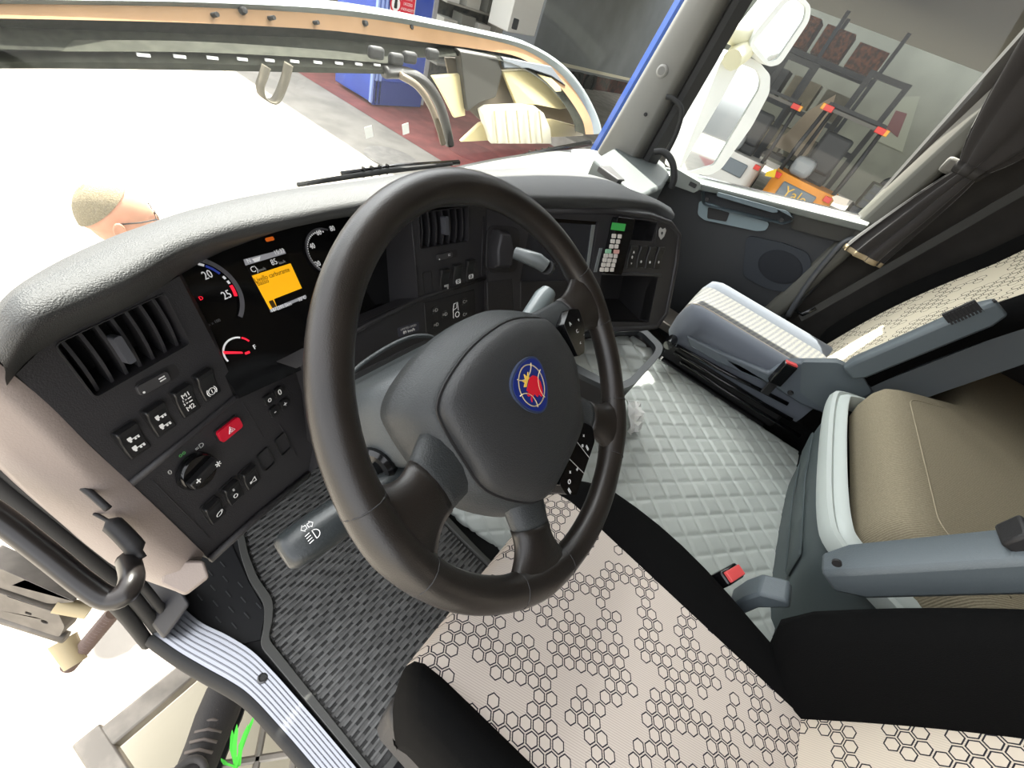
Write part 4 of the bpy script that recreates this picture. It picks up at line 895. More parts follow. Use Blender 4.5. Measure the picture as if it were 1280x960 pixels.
for i, rw in enumerate(rows_):
    for j, q in enumerate(rw):
        p = lo(q, MR, .018); mk = ky if i != 3 else mat('key_green', '8fc0a0', .5) if j == 0 else mat('key_pink', 'c99a92', .5)
        MB(MR).slab(rrect(p.x, p.y, .0105 if i != 3 else .016, .0088, .002), .017, .0205).build('key', mk, hs_)
# right switches and round socket
for q, t in (((789, 321), 1), ((801, 321), 0), ((812, 322), 0), ((823, 322), 0)):
    rocker(MR, q, .024, .052, ic_text(('A', .2, .2), ('0', -.02, .22), ('v', -.28, .2)) if t else ic_text(('*', -.27, .35),))
c = ctr(MR, (776, 320)); MB(off(MR, c.x, c.y)).lathe([(.012, 0), (.012, .003), (.009, .003), (.008, -.01), (.0001, -.01)], 20).build('socket', swm, dash)
p = ctr(MR, (827, 291)); MB(off(MR, p.x, p.y, .0008)).slab([(-.014, .006), (-.009, .012), (0, .008), (.009, .012), (.014, .006), (.010, -.008), (0, -.016), (-.010, -.008)], 0, .001, holes=[[(-.005, .0), (0, .004), (.005, .0), (0, -.007)]]).build('crest', greyprint, dash)
strip(MR, ((823, 277), (818, 303)), .002, 'panel_edge', panelm)
# parking brake housing and lever
Mp = off(MR, *ctr(MR, (628, 312)), 0)
MB(Mp).slab(rrect(0, 0, .075, .085, .02), -.01, .003).build('brake_recess', black, dash, bevel=.003)
hs0 = MB(off(Mp, -.012, 0)).loft([[(x, y, z) for x, y in ((-.019, -.034), (.02, -.034), (.024, 0), (.012, .034), (-.014, .036), (-.022, .0))] for z in (0, .02)] + [[(x * .75, y * .8, .032) for x, y in ((-.019, -.034), (.02, -.034), (.024, 0), (.012, .034), (-.014, .036), (-.022, .0))]]).build('brake_housing', panelm, dash, bevel=.003, smooth=50)
LA = MR @ V((ctr(MR, (640, 312)).x, ctr(MR, (640, 312)).y, .03))
lev = thing('brake_lever', 'silver grey lever right of the steering wheel', 'lever', LA)
LB = hit((684, 332), V((0, .02, 0)) , V((0, -1, .0)))
La = hit((644, 316), V((.36, .18, -.05)), V((-.35, -.9, .2)).normalized()); Lb = hit((672, 326), V((.36, .14, -.05)), V((-.35, -.9, .2)).normalized()); Lc = hit((682, 333), V((.36, .13, -.05)), V((-.35, -.9, .2)).normalized())
MB().tube([La, La.lerp(Lb, .5), Lb, Lc], [.010, .0115, .0125, .011], 12, flat=1.1).build('lever_arm', mat('lever_silver', '5d6262', .35), lev, smooth=60)
MB().tube([Lc + V((0, -.002, 0)), Lc + V((.010, -.004, -.004))], [.0135, .012], 14).build('lever_knob', swm, lev, smooth=60)
MB(MR).slab(pl(MR, (650, 352), (737, 352), (735, 372), (650, 385))[::-1], -.004, .001).build('tray_panel', black, dash, bevel=.002)
MB(MR).slab(pl(MR, (608, 352), (640, 348), (642, 392), (610, 400))[::-1], -.004, .001).build('flap_panel', black, dash, bevel=.002)
# retarder stalk right of the column
Ra = WM @ V((.09, .01, -.09)); Rb_ = hit((680, 372), V((.24, .03, -.06)), V((0, -.677, .736)))
rs = thing('retarder_stalk', 'silver topped stalk between wheel hub and right rim', 'stalk', Ra)
MB().tube([Ra, Ra.lerp(Rb_, .5), Rb_, Rb_ + (Rb_ - Ra) * .12], [.010, .013, .016, .012], 14, flat=.8).build('lever', mat('stalk_silver', '6d7474', .3), rs, smooth=60)
# ---- grained top pad wrapping round the driver
stn = [((40, 402), (40, 446), (0, 372)), ((100, 374), (100, 410), (60, 330)), ((160, 347), (160, 384), (130, 297)), ((207, 320), (212, 352), (180, 279)), ((250, 302), (258, 324), (230, 262)), ((300, 287), (300, 306), (300, 245)), ((375, 272), (356, 287), (370, 233)), ((437, 260), (415, 274), (440, 225)), ((500, 253), (500, 264), (510, 215)), ((560, 250), (575, 257), (570, 210)), ((620, 249), (640, 260), (620, 210)), ((670, 249), (690, 262), (660, 208)), ((730, 250), (750, 263), (705, 211)), ((777, 252), (800, 267), (756, 222)), ((820, 258), (836, 276), (806, 243)), ((843, 272), (848, 288), (832, 256))]
ZL = .043
secs = []
lowM = [ML] * 4 + [MK] * 4 + [MC] * 2 + [MR] * 6
first = None
for i, (c_, l_, b_) in enumerate(stn):
    zc2 = ZL if i < 14 else ZL - .012 * (i - 13)
    M = lowM[i]; low = hit(l_, M.translation, M.col[2].to_3d()); cr = onz(c_, zc2); bk_ = onz(b_, zc2 - .002 if i < 11 else zc2 - .004)
    fdir = (bk_ - cr); fdir.z = 0
    if fdir.length < .03: fdir = V((.2, 1, 0)) * .03
    f1 = fdir.normalized()
    low.z = min(low.z, zc2 - .02)
    md = V((cr.x, cr.y, zc2 - .014)) + f1 * .007; md2 = low.lerp(md, .5) + f1 * .002
    m3 = cr + f1 * .010 + V((0, 0, .005)); m4 = cr.lerp(bk_, .55) + V((0, 0, .007)); m5 = bk_ + V((0, 0, -.002)); far = bk_ + f1 * (.05 if i < 11 else .08) + V((0, 0, -.05 if i < 11 else -.03)); far2 = bk_ + f1 * (.22 if i < 11 else .16) + V((0, 0, -.26 if i < 11 else -.08))
    secs.append([low + f1 * .01, low, md2, md, cr, m3, m4, m5, far, far2])
first = [p + V((-.028, -.012, -.02)) for p in secs[0]]; first = [secs[0][0].lerp(p, .8) for p in first]
first2 = [secs[0][1].lerp(p, .15) + V((-.02, 0, -.01)) for p in secs[0]]
cols = list(zip(*([first] + secs))); cols = [catmull(list(c), 4) for c in cols]
pad_ = MB(); pad_.loft([list(s) for s in zip(*cols)], closed=False); pad_.build('top_pad', padm, dash, smooth=180)
# ---- lower dash bodies that close the space behind the faces
body = MB(); body.box((-.04, .66, -.50), (.48, .16, .40)); body.build('lower_body', black, dash)
MB().loft([[hL(q) + V((0, .03, 0)) for q in ((20, 470), (163, 604), (262, 698))], [V((-.30, .62, -.05)), V((-.30, .60, -.2)), V((-.30, .55, -.4))]], closed=False).build('left_side', black, dash)
MB().loft([[hL((262, 699)), hL((386, 592)), hC((430, 560)), hC((560, 480)), hC((614, 420))], [hL((262, 699)) + V((.02, .3, -.02)), hL((386, 592)) + V((0, .3, -.02)), hC((430, 560)) + V((0, .3, -.02)), hC((560, 480)) + V((0, .3, -.02)), hC((614, 420)) + V((0, .3, -.02))]], closed=False).build('underside', panelm, dash)
hR = lambda q: hit(q, MR.translation, MR.col[2].to_3d())
MB().loft([[hR(q) for q in ((850, 292), (846, 330), (834, 392), (822, 410), (745, 413), (640, 430))], [hR(q) + V((.05, .22, 0)) for q in ((850, 292), (846, 330), (834, 392), (822, 410), (745, 413), (640, 430))]], closed=False).build('wing_side', black, dash, smooth=40)
# ---- passenger side deck
deckm = mat('deck_plastic', '6f706e', .55, bump=.3, bscale=500)
def dk_(x, t): # t 0 rear edge .. 1 windscreen
    yr_ = .33 + .03 * (x - .3); yw = wy(x) - .02; y = yr_ + (yw - yr_) * t; return (x, y, -.075 - (.20 - .175 * max(0, min(1, (x - .8) / .8))) * t)
MB().grid(lambda a, b: dk_(.25 + 1.43 * a, b), 20, 8).build('deck', deckm, dash, smooth=180)
MB().grid(lambda a, b: (-.34 + .62 * a, .50 + (wy(-.34 + .62 * a) - .50) * b, -.15 - .20 * b), 10, 6).build('demister_shelf', deckm, dash, smooth=180)
MB().loft([[V(dk_(x, 0)), V(dk_(x, 0)) + V((0, -.02, -.03)), V((x, .36, -.22)), V((x, .42, -.55))] for x in (.75, 1.0, 1.3, 1.55, 1.68)], closed=False).build('glovebox_front', doorm, dash, smooth=60)
# corner module beside the right pillar
cm = MB(); tops = [onz(q, -.045) for q in ((742, 198), (768, 184), (800, 180), (832, 205), (838, 218), (830, 232), (800, 246))]
MB().loft([[V((p.x, p.y, -.045)) for p in tops], [V((p.x, p.y, -.16)) for p in tops]]).build('corner_module', mat('module_grey', '474c4b', .5, bump=.2, bscale=500), dash, bevel=.012, smooth=50)
vt = [onz(q, -.06) for q in ((745, 214), (760, 214), (778, 232), (770, 232))]
MB().loft([[p + V((0, 0, .0)) for p in vt], [p + V((0, 0, .02)) for p in vt]]).build('side_vent', black, dash, bevel=.004)
gh_ = thing('grab_handle', 'black grab handle curving beside the right pillar foot', 'grab handle', onx((840, 150), 1.58))
MB().tube(catmull([onx(q, 1.585) for q in ((833, 121), (842, 124), (852, 138), (846, 165), (833, 192))], 5), .009, 10).build('bar', rubber, gh_, smooth=180)
mh = thing('module_handle', 'black rounded handle on the right dashboard corner', 'grab handle', onx((838, 215), 1.52))
MB().tube(catmull([onx(q, 1.50) for q in ((818, 190), (830, 190), (840, 202), (843, 222), (838, 236))], 5), .012, 10).build('bar', rubber, mh, smooth=180)
# ---- left end cover of the dashboard
def Pt(q, t): return CAM + ray(*q) * t
def tL(q): d = ray(*q); return (ML.translation - CAM).dot(ML.col[2].to_3d()) / d.dot(ML.col[2].to_3d())
edge = [(0, 455), (60, 505), (110, 555), (163, 604), (210, 648), (255, 692)]
mid1 = [(-30, 480), (36, 535), (90, 588), (140, 640), (188, 690), (240, 722)]
outr = [(-60, 520), (0, 578), (50, 628), (100, 672), (150, 712), (222, 740)]
E1 = [Pt(q, tL(q)) for q in edge]; E2 = [Pt(q, tL(e) * .985) for q, e in zip(mid1, edge)]; E3 = [Pt(q, tL(e) * 1.03) for q, e in zip(outr, edge)]; E4 = [p + V((-.01, .10, -.06)) for p in E3]
ev = mat('end_cover_grey', '7b706a', .5, bump=.2, bscale=500)
sc_ = MB(); rowsE = [catmull(r_, 4) for r_ in ([p + V((0, .03, 0)) for p in E1], E1, [a.lerp(b, .5) + V((-.003, -.004, .004)) for a, b in zip(E1, E2)], E2, [a.lerp(b, .5) + V((-.002, -.002, .0)) for a, b in zip(E2, E3)], E3, E4)]
sc_.loft([list(s) for s in zip(*rowsE)], closed=False); sc_.build('end_cover', ev, dash, smooth=60)
def tM(q):  # distance on the end cover, between its edges
    return .455
grip = [Pt(q, tL((130, 575)) * .965) for q in ((48, 572), (75, 590), (103, 606), (132, 634), (128, 640), (100, 622), (70, 600))]
MB().tube(catmull([Pt(q, tL((130, 580)) * .99) for q in ((47, 572), (75, 592), (105, 610), (135, 636))], 4), .0035, 8).build('grip_slot', darkhole, dash, smooth=180)  # grip slots are solid tubes, their inner shade painted as black
MB().tube(catmull([Pt(q, tL((150, 600)) * 1.0) for q in ((118, 642), (140, 655), (165, 680), (178, 698))], 4), [.002] * 4 + [.009] * 6 + [.004] * 3, 8).build('grip_slot', darkhole, dash, smooth=180)
MB().loft([[Pt(q, tL((235, 700)) * k) for q in ((205, 700), (255, 700), (262, 722), (232, 745), (200, 730))] for k in (.99, 1.06)]).build('end_foot', ev, dash, bevel=.004)
# ================================================================== SMALL THINGS IN THE CAB
# pull-out tray under the right wing of the dashboard
tray = thing('dash_tray', 'grey pull-out tray with quilted liner under the dashboard', 'tray', onz((775, 450), -.34))
TO = [onz(q, -.275) for q in ((712, 414), (806, 411), (829, 433), (826, 444), (792, 482), (770, 490), (735, 474), (712, 462))]
TI = [onz(q, -.275) for q in ((716, 418), (801, 415), (820, 434), (817, 442), (787, 474), (770, 481), (738, 466), (716, 454))]
t2 = lambda L: [V((p.x, p.y)) for p in L]
MB().slab(rpoly(t2(TO), .02), -.285, -.272, holes=[rpoly(t2(TI), .018)]).build('tray_rim', mat('tray_grey', '2f3234', .35), tray, bevel=.003)
cT = V((sum(p.x for p in TO) / 8, sum(p.y for p in TO) / 8))
MB().loft([[V((p.x, p.y, -.283)) for p in rpoly(t2(TO), .02)], [V((cT.x + (p.x - cT.x) * .9, cT.y + (p.y - cT.y) * .9, -.36)) for p in rpoly(t2(TO), .02)]], caps=False).build('tray_wall', black, tray, smooth=60)
def ql(u, v):
    x0, x1 = min(p.x for p in TI), max(p.x for p in TI); y0, y1 = min(p.y for p in TI), max(p.y for p in TI)
    x = x0 + (x1 - x0) * u; y = y0 + (y1 - y0) * v; qx = x - .686; qy = y + .178
    al = (qx * e2.y - qy * e2.x) / det / 1.15; be = (e1.x * qy - e1.y * qx) / det / 1.15
    return V((x, y, -.306 + .008 * (1 - (1 - min(1, min(abs(math.sin(math.pi * al)), abs(math.sin(math.pi * be))) / .8)) ** 3)))
MB().grid(ql, 90, 60).build('tray_liner', qm, tray, smooth=180)
# crumpled paper on the tunnel
pp = thing('crumpled_paper', 'crumpled white paper lying on the quilted tunnel cover', 'paper', onz((793, 528), TZ))
rnd = random.Random(3)
pq = [onz(q, TZ + .012) for q in ((780, 502), (800, 512), (798, 540), (784, 548), (778, 525))]
cx_ = sum(pq, V()) / 5; vs = []; n = 7
def cr(u, v):
    p = pq[0].lerp(pq[1], u).lerp(pq[3].lerp(pq[2], u), v); rr = random.Random(int(u * 70) * 31 + int(v * 70)); return p + V((rr.uniform(-.006, .006), rr.uniform(-.006, .006), rr.uniform(0, .028)))
MB().grid(cr, 6, 6).build('sheet', mat('paper_white', 'dcdcd8', .8), pp, smooth=0)
# kick strip in the passenger footwell
kp = thing('kick_strip', 'grey kick strip in the dark passenger footwell', 'trim strip', onz((835, 398), -.55))
ks = [onz(q, -.52) for q in ((818, 372), (850, 392), (846, 412), (815, 392))]
MB().loft([[p for p in ks], [p + V((0, 0, -.04)) for p in ks]]).build('strip', mat('kick_grey', '6a655f', .4), kp, bevel=.006)
# seat belt and curtain on the far side
belt = thing('seat_belt', 'dark seat belt running past the passenger backrest', 'seat belt', onx((1005, 395), 1.6))
b0, b1 = onx((1000, 398), 1.6), onx((1300, 226), 1.6); d_ = (b1 - b0).normalized()
MB().loft([[p + V((0, .012, .007)), p + V((.001, -.012, -.007)), p + V((-.001, -.012, -.007)), p + V((-.002, .012, .007))] for p in (b0, b0.lerp(b1, .5) + V((-.004, 0, 0)), b1)]).build('webbing', mat('belt_grey', '2b2b2a', .8, bump=.3, bscale=900), belt, smooth=0)
MB().tube([onx((995, 388), 1.62), onx((1003, 393), 1.6), onx((1020, 385), 1.6)], .008, 8).build('anchor', gloss, belt, smooth=180)
cur = thing('cab_curtain', 'black curtain gathered by a strap beside the passenger door', 'curtain', (1.63, -.47, 0))
cum_ = mat('curtain_cloth', '1d1816', .8, sheen=.3, bump=.2, bscale=300)
def cursec(z):
    if z > .33: t = min(1, (z - .33) / .5); hw = .022 + .20 * t ** .7; yc = -.485 - .02 * t; th = .014 + .03 * t
    else: t = min(1, (.33 - z) / .30); hw = .022 + .040 * t ** .6; yc = -.485 + .055 * t; th = .014 + .022 * t
    ph = z * 3
    return [V((1.635 + th * math.sin(a) + .008 * math.sin(7 * a + ph) * min(1, t + .2), yc + hw * math.cos(a) + .006 * math.sin(9 * a - ph), z)) for a in [2 * math.pi * k / 48 for k in range(48)]]
zz_ = [.005, .02, .06, .12, .18, .24, .29, .32, .34, .37, .42, .5, .6, .75, .95, 1.15]
MB().loft([cursec(z) for z in zz_]).build('cloth', cum_, cur, smooth=180)
hem = MB(); hem.loft([[p + (p - V((1.635, -.43, p.z))).normalized() * .002 for p in cursec(z)] for z in (.003, .02)]); hem.build('hem', mat('hem_beige', '9b8a6c', .8), cur, smooth=180)
MB().loft([[p + (p - V((1.635, -.485, p.z))).normalized() * .004 for p in cursec(z)] for z in (.315, .345)]).build('tie_strap', mat('strap_grey', '2a2725', .7), cur, smooth=180)
p = onx((1190, 208), 1.655); MB(Matrix.Translation(p)).box((0, 0, 0), (.02, .05, .045)).build('strap_buckle', mat('buckle_dark', '5b5852', .6), cur, bevel=.012)
bh = thing('pillar_grab_bar', 'grey grab bar on the pillar behind the passenger door', 'grab handle', onx((1040, 320), 1.67))
MB().tube(catmull([onx(q, 1.67) for q in ((985, 395), (1010, 355), (1040, 318), (1055, 303), (1068, 299), (1076, 305))], 6), .011, 10).build('bar', mat('bar_grey', '45474a', .35), bh, smooth=180)
# ================================================================== DRIVER DOORWAY (left)
gb = thing('door_grab_handle', 'black tubular grab handle beside the driver doorway', 'grab handle', Pt((150, 735), .41))
MB().tube(catmull([Pt(q, t) for q, t in (((-60, 610), .36), ((0, 648), .375), ((60, 694), .39), ((105, 730), .40), ((135, 748), .405), ((156, 742), .41), ((165, 722), .42), ((160, 700), .44))], 6), .0105, 12).build('bar', mat('handle_black', '1d1a19', .3), gb, smooth=180)
ps_ = thing('pillar_seal', 'brown black rubber seals running down the driver door pillar', 'door seal', Pt((120, 700), .5))
for dx, dy, r in ((0, 0, .010), (-16, 14, .011), (14, -12, .007)):
    MB().tube(catmull([Pt((x + dx, y + dy), t) for x, y, t in ((-50, 560, .43), (0, 606, .46), (60, 655, .50), (120, 705, .56), (165, 745, .66), (200, 790, .80))], 6), r, 10).build('seal_strip', rubber, ps_, smooth=180)
ft = thing('footwell_side_trim', 'black plastic trim at the foot of the driver pillar', 'trim', Pt((190, 760), .8))
MB().loft([[Pt(q, .74) for q in ((160, 705), (205, 705), (238, 755), (205, 800), (180, 770))], [Pt(q, .82) for q in ((160, 705), (205, 705), (238, 755), (205, 800), (180, 770))]]).build('trim_block', mat('foot_trim', '26262a', .5), ft, bevel=.006)
hb_ = thing('hinge_bracket', 'grey metal door hinge bracket below the grab handle', 'hinge', Pt((40, 760), .75))
hgm = mat('hinge_grey', '6b655d', .5, metal=.3, var=.3, vscale=30)
Mh = Matrix((CR, -CD, -CF)).transposed().to_4x4(); Mh.translation = Pt((45, 765), .74)
Mh = Mh @ Matrix.Rotation(math.radians(20), 4, 'X') @ Matrix.Rotation(math.radians(-28), 4, 'Z')
MB(Mh).slab(rpoly([(-.12, -.03), (.05, -.03), (.055, .0), (.04, .028), (-.12, .03)], .006), -.02, .008, holes=[rrect(-.005, .004, .010, .006, .001, 2), [(.022 + .006 * math.cos(t), -.004 + .004 * math.sin(t)) for t in [k * math.pi / 6 for k in range(12)]]]).build('plate', hgm, hb_, bevel=.003)
MB(Mh).slab(rpoly([(-.14, .034), (.02, .036), (.06, .062), (-.10, .085)], .008), -.03, .004).build('upper_arm', hgm, hb_, bevel=.004)
MB(Mh).tube([(-.12, -.042, 0), (.055, -.038, 0)], .010, 10).build('pin', hgm, hb_, smooth=180)
MB(Mh).tube([(.03, .036, 0), (.075, .028, -.01)], [.014, .012], 12).build('bush', mat('bush_cream', 'a39473', .6), hb_, smooth=60)
ho = thing('cable_hose', 'brown corrugated cable hose in the driver doorway', 'hose', Pt((110, 795), .85))
ha, hb2 = Pt((84, 835), .85), Pt((140, 768), .85); hd_ = hb2 - ha
MB().tube([ha + hd_ * (k / 40) for k in range(41)], [.014 if k % 2 else .011 for k in range(41)], 12).build('corrugated_tube', mat('hose_brown', '6d5a50', .5), ho, smooth=30)
MB().tube([Pt((78, 800), .84), Pt((95, 830), .84)], [.022, .018], 12).build('sleeve', MATS['bush_cream'], ho, smooth=60)
# entry step below the sill
st_ = thing('entry_step', 'metal lattice entry step below the driver sill', 'step', (-.38, .1, -1.15))
stm_ = mat('step_metal', '8f887d', .45, metal=.4, var=.3, vscale=20)
SZ_ = -1.12
MB().box((-.52, .02, SZ_ - .02), (.05, .75, .05)).box((-.24, .02, SZ_ - .02), (.05, .75, .05)).build('side_rail', stm_, st_, bevel=.005)
for y0 in (-.34, .36): MB().box((-.38, y0, SZ_ - .02), (.24, .05, .05)).build('end_rail', stm_, st_, bevel=.005)
for k in range(-3, 6):
    for sg in (1, -1):
        a = V((-.50, -.30 + k * .11, SZ_)); b = a + V((.24, .24 * sg, 0))
        if -.34 < min(a.y, b.y) and max(a.y, b.y) < .36: MB().tube([a, b], .008, 6, flat=.5).build('lattice_bar', stm_, st_)
MB().box((-.38, .02, SZ_ - .20), (.30, .72, .02)).build('back_plate', mat('step_cream', 'b8b09a', .7), st_)
# black shoe standing on the step
sh_ = thing('black_shoe', 'black laced shoe resting on the entry step', 'shoe', (-.36, .22, SZ_))
shm_ = mat('shoe_black', '262321', .7, bump=.3, bscale=300)
Ms = Matrix.Translation((-.375, .19, SZ_ + .008)) @ Matrix.Rotation(math.radians(38), 4, 'Z')
pr_ = [(-.13, .030, .085), (-.11, .036, .09), (-.06, .038, .085), (-.01, .040, .07), (.04, .045, .052), (.09, .044, .040), (.125, .034, .030), (.14, .015, .018)]
MB(Ms).loft([[(x, w_ * math.cos(t), .012 + (h * .5) + h * .5 * math.sin(t)) for t in [2 * math.pi * k / 16 for k in range(16)]] for x, w_, h in pr_]).build('upper', shm_, sh_, smooth=180)
MB(Ms).loft([[(x, -w_ * 1.08, 0), (x, w_ * 1.08, 0), (x, w_ * 1.08, .016), (x, -w_ * 1.08, .016)] for x, w_, h in pr_]).build('sole', rubber, sh_, smooth=60)
for k in range(5):
    x = -.03 + k * .018; MB(Ms).tube([(x, -.026, .086 - k * .009), (x + .004, 0, .096 - k * .009), (x, .026, .086 - k * .009)], .003, 6).build('lace', mat('lace_grey', '5d554f', .8), sh_, smooth=180)
MB(Ms).tube([(-.075 + .034 * math.cos(t), .030 * math.sin(t), .102) for t in [2 * math.pi * k / 20 for k in range(20)]], .007, 8, wrap=True).build('collar', mat('collar_grey', '3b3835', .8), sh_, smooth=180)
# green weeds growing up beside the step
gw_ = thing('green_weed', 'bright green blades of weed by the entry step', 'plant', (-.36, .16, SZ_))
lf = mat('leaf_green', '35c01e', .5)
base_ = onz((292, 965), -1.08)
for k, (q, z) in enumerate((((318, 893), -1.0), ((296, 905), -1.0), ((290, 912), -1.02), ((276, 948), -1.05), ((310, 905), -1.0))):
    tip = onz(q, z); mid = base_.lerp(tip, .55) + V((0, 0, .015)); sd = V((.006, -.004, 0))
    MB().loft([[base_ - sd * .4 + V((k * .003, 0, 0)), base_ + sd * .4 + V((k * .003, 0, 0))], [mid - sd * .6, mid + sd * .6], [base_.lerp(tip, .85) - sd * .5, base_.lerp(tip, .85) + sd * .5], [tip, tip + sd * .05]], closed=False).build('blade', lf, gw_, smooth=180)
# ================================================================== OUTSIDE THE WINDSCREEN
def wiper(lbl, qa, qb, arm, y, yb):
    t = thing('windscreen_wiper', lbl, 'wiper', ony(qa, y))
    a, b = ony(qa, y), ony(qb, yb)
    MB().tube([a, a.lerp(b, .5) + V((0, 0, .006)), b], [.006, .009, .006], 8).build('blade', rubber, t, smooth=180)
    MB().tube([ony(q, y + (yb - y) * k) + V((0, .012, 0)) for q, k in arm], [.006, .008, .010, .012][:len(arm)], 8).build('arm', gloss, t, smooth=180)
    c = a.lerp(b, .42)
    for k in range(4): MB(Matrix.Translation(a.lerp(b, .36 + .05 * k) + V((0, .006, .008)))).box((0, 0, 0), (.006, .01, .03)).build('bracket', gloss, t)
wiper('long thin wiper lying behind the wheel at the glass foot', (372, 231), (565, 205), (((430, 219), 0), ((500, 210), .5), ((576, 205), 1)), .93, .91)
wiper('short stout wiper lying towards the right pillar', (597, 210), (755, 177), (((604, 211), 0), ((640, 200), .4), ((690, 189), .7), ((740, 180), 1)), .90, .74)
# raised front hatch
ht = thing('front_hatch', 'raised front hatch with pale rim and tan underside before the windscreen', 'hatch', (.7, 1.1, -.1))
RY = [1.02, 1.06, 1.10, 1.10, 1.10, 1.08, 1.05, 1.0, .94, .88, .82, .78]
rows = {
 'a': [(-60, -6), (100, -4), (250, -2), (400, 4), (480, 14), (540, 26), (600, 39), (660, 54), (703, 80), (730, 112), (747, 145), (753, 166)],
 'b': [(-60, 4), (100, 6), (250, 9), (400, 17), (480, 26), (540, 36), (600, 47), (655, 62), (696, 88), (722, 118), (738, 148), (742, 168)],
 'c': [(-60, 22), (100, 25), (250, 29), (400, 37), (480, 46), (540, 54), (600, 62), (650, 72), (688, 96), (712, 124), (728, 150), (732, 168)],
 'd': [(-60, 60), (100, 64), (250, 68), (400, 68), (480, 72), (540, 72), (590, 70), (640, 80), (676, 100), (702, 126), (716, 150), (720, 168)]}
def rw(k, dy): return catmull([ony(q, y + dy) for q, y in zip(rows[k], RY)], 4)
A_, B_, C_, D_ = rw('a', 0), rw('b', -.01), rw('c', -.03), rw('d', -.05)
rimm = mat('hatch_rim_white', '6a706e', .5, spec=.2); tanm = mat('hatch_tan', '84694e', .8, var=.15, vscale=8, spec=.1); hdk = mat('hatch_dark', '24251f', .8, var=.4, vscale=60, spec=.05)
MB().loft([[a, a.lerp(b, .5) + V((0, -.012, .004)), b, b + V((0, .03, 0)), a + V((0, .03, 0))] for a, b in zip(A_, B_)]).build('rim', rimm, ht, smooth=60)
MB().loft([[b, c] for b, c in zip(B_, C_)], closed=False).build('tan_band', tanm, ht, smooth=60)
MB().loft([[c, c.lerp(d, .5) + V((0, .03, 0)), d] for c, d in zip(C_, D_)], closed=False).build('dark_channel', hdk, ht, smooth=60)
for q in ((271, 18), (342, 22), (397, 28), (549, 45)):
    MB(Matrix.Translation(ony(q, 1.065)) @ Matrix.Rotation(math.radians(70), 4, 'X')).lathe([(.0001, .003), (.0045, .003), (.0045, -.02)], 10).build('hole_plug', rubber, ht)
for q in ((305, 13), (457, 29), (514, 34)):
    MB(Matrix.Translation(ony(q, 1.08)) @ Matrix.Rotation(math.radians(70), 4, 'X')).lathe([(.0001, .006), (.006, .005), (.008, -.01)], 10).build('rubber_stop', rubber, ht)
rl_ = [((-60, 48), (-60, 62)), ((100, 50), (100, 66)), ((250, 52), (250, 88)), ((400, 62), (400, 91)), ((455, 68), (455, 92)), ((500, 72), (495, 93))]
RA = catmull([ony(a, 1.03) for a, b in rl_], 4); RB = catmull([ony((b[0], b[1] if i > 1 else 86), 1.0) for i, (a, b) in enumerate(rl_)], 4)
MB().loft([[a, a.lerp(b, .25) + V((0, -.02, 0)), a.lerp(b, .4), a.lerp(b, .7) + V((0, -.01, 0)), b, b + V((0, .03, 0))] for a, b in zip(RA, RB)]).build('rail', mat('rail_grey', '33342d', .8, var=.3, vscale=40, spec=.05), ht, smooth=30)
for k in range(10):
    p = RA[6].lerp(RA[-4], k / 9).lerp(RB[6].lerp(RB[-4], k / 9), .42) + V((0, -.012, 0)); MB(Matrix.Translation(p)).box((0, 0, 0), (.022, .004, .005)).build('rail_slot', white, ht)
for q in ((470, 66), (495, 74), (512, 72), (540, 68)):
    MB(Matrix.Translation(ony(q, 1.0))).box((0, 0, 0), (.05, .02, .03)).build('clip', rubber, ht, bevel=.008)
MB().tube(catmull([ony(q, y) for q, y in (((480, 90), 1.0), ((510, 92), .99), ((532, 104), .97), ((548, 128), .95), ((556, 152), .93), ((562, 180), .92))], 5), .022, 10, flat=.7).build('hinge_arm', mat('arm_black', '1b1916', .5), ht, smooth=180)
MB().tube(catmull([ony(q, y) for q, y in (((500, 94), .97), ((522, 108), .95), ((538, 132), .93), ((548, 158), .91), ((554, 180), .90))], 5), .010, 8).build('gas_strut', mat('strut_tan', '5d5243', .4), ht, smooth=180)
def plate(name, qs, y, m, d=.02, r=.02): 
    P_ = [ony(q, y) for q in qs]; MB().loft([[p for p in P_], [p + V((0, d, 0)) for p in P_]]).build(name, m, ht, bevel=.006)
crm = mat('hatch_cream', 'c9ba8c', .6)
def plateR(name, qs, ys, m, d=.02):
    P_ = [ony(q, y) for q, y in zip(qs, ys)]; MB().loft([[p for p in P_], [p + V((d * .5, d, 0)) for p in P_]]).build(name, m, ht, bevel=.004)
plateR('corner_panel', ((628, 89), (655, 88), (690, 98), (712, 120), (718, 134), (700, 137), (670, 131), (645, 131)), (.98, .95, .90, .86, .84, .84, .88, .94), crm)
plateR('inner_panel', ((540, 96), (578, 93), (582, 145), (568, 148), (558, 125)), (1.02, 1.02, 1.0, 1.0, 1.0), crm)
plateR('lower_panel', ((576, 178), (600, 155), (612, 152), (690, 150), (728, 160), (730, 170), (688, 172)), (.98, .97, .95, .86, .82, .82, .86), crm)
padm_ = mat('pad_white', 'dcd8c6', .7)
plateR('insulation_pad', ((604, 142), (612, 137), (670, 134), (680, 142), (688, 160), (690, 180), (614, 180)), (.93, .93, .87, .86, .855, .85, .92), padm_, .05)
for k in range(5):
    a, b = ony((618 + k * 14, 138), .915 - k * .014), ony((622 + k * 14, 178), .905 - k * .014); MB().tube([a, b], .004, 6).build('pad_rib', mat('rib_tan', 'b9b196', .7), ht)
bxm = mat('lamp_box', '2f2d27', .6)
plateR('lamp_box', ((575, 64), (622, 72), (628, 90), (620, 122), (600, 128), (584, 140), (580, 110)), (1.0, .98, .97, .96, .96, .98, .99), bxm, .05)
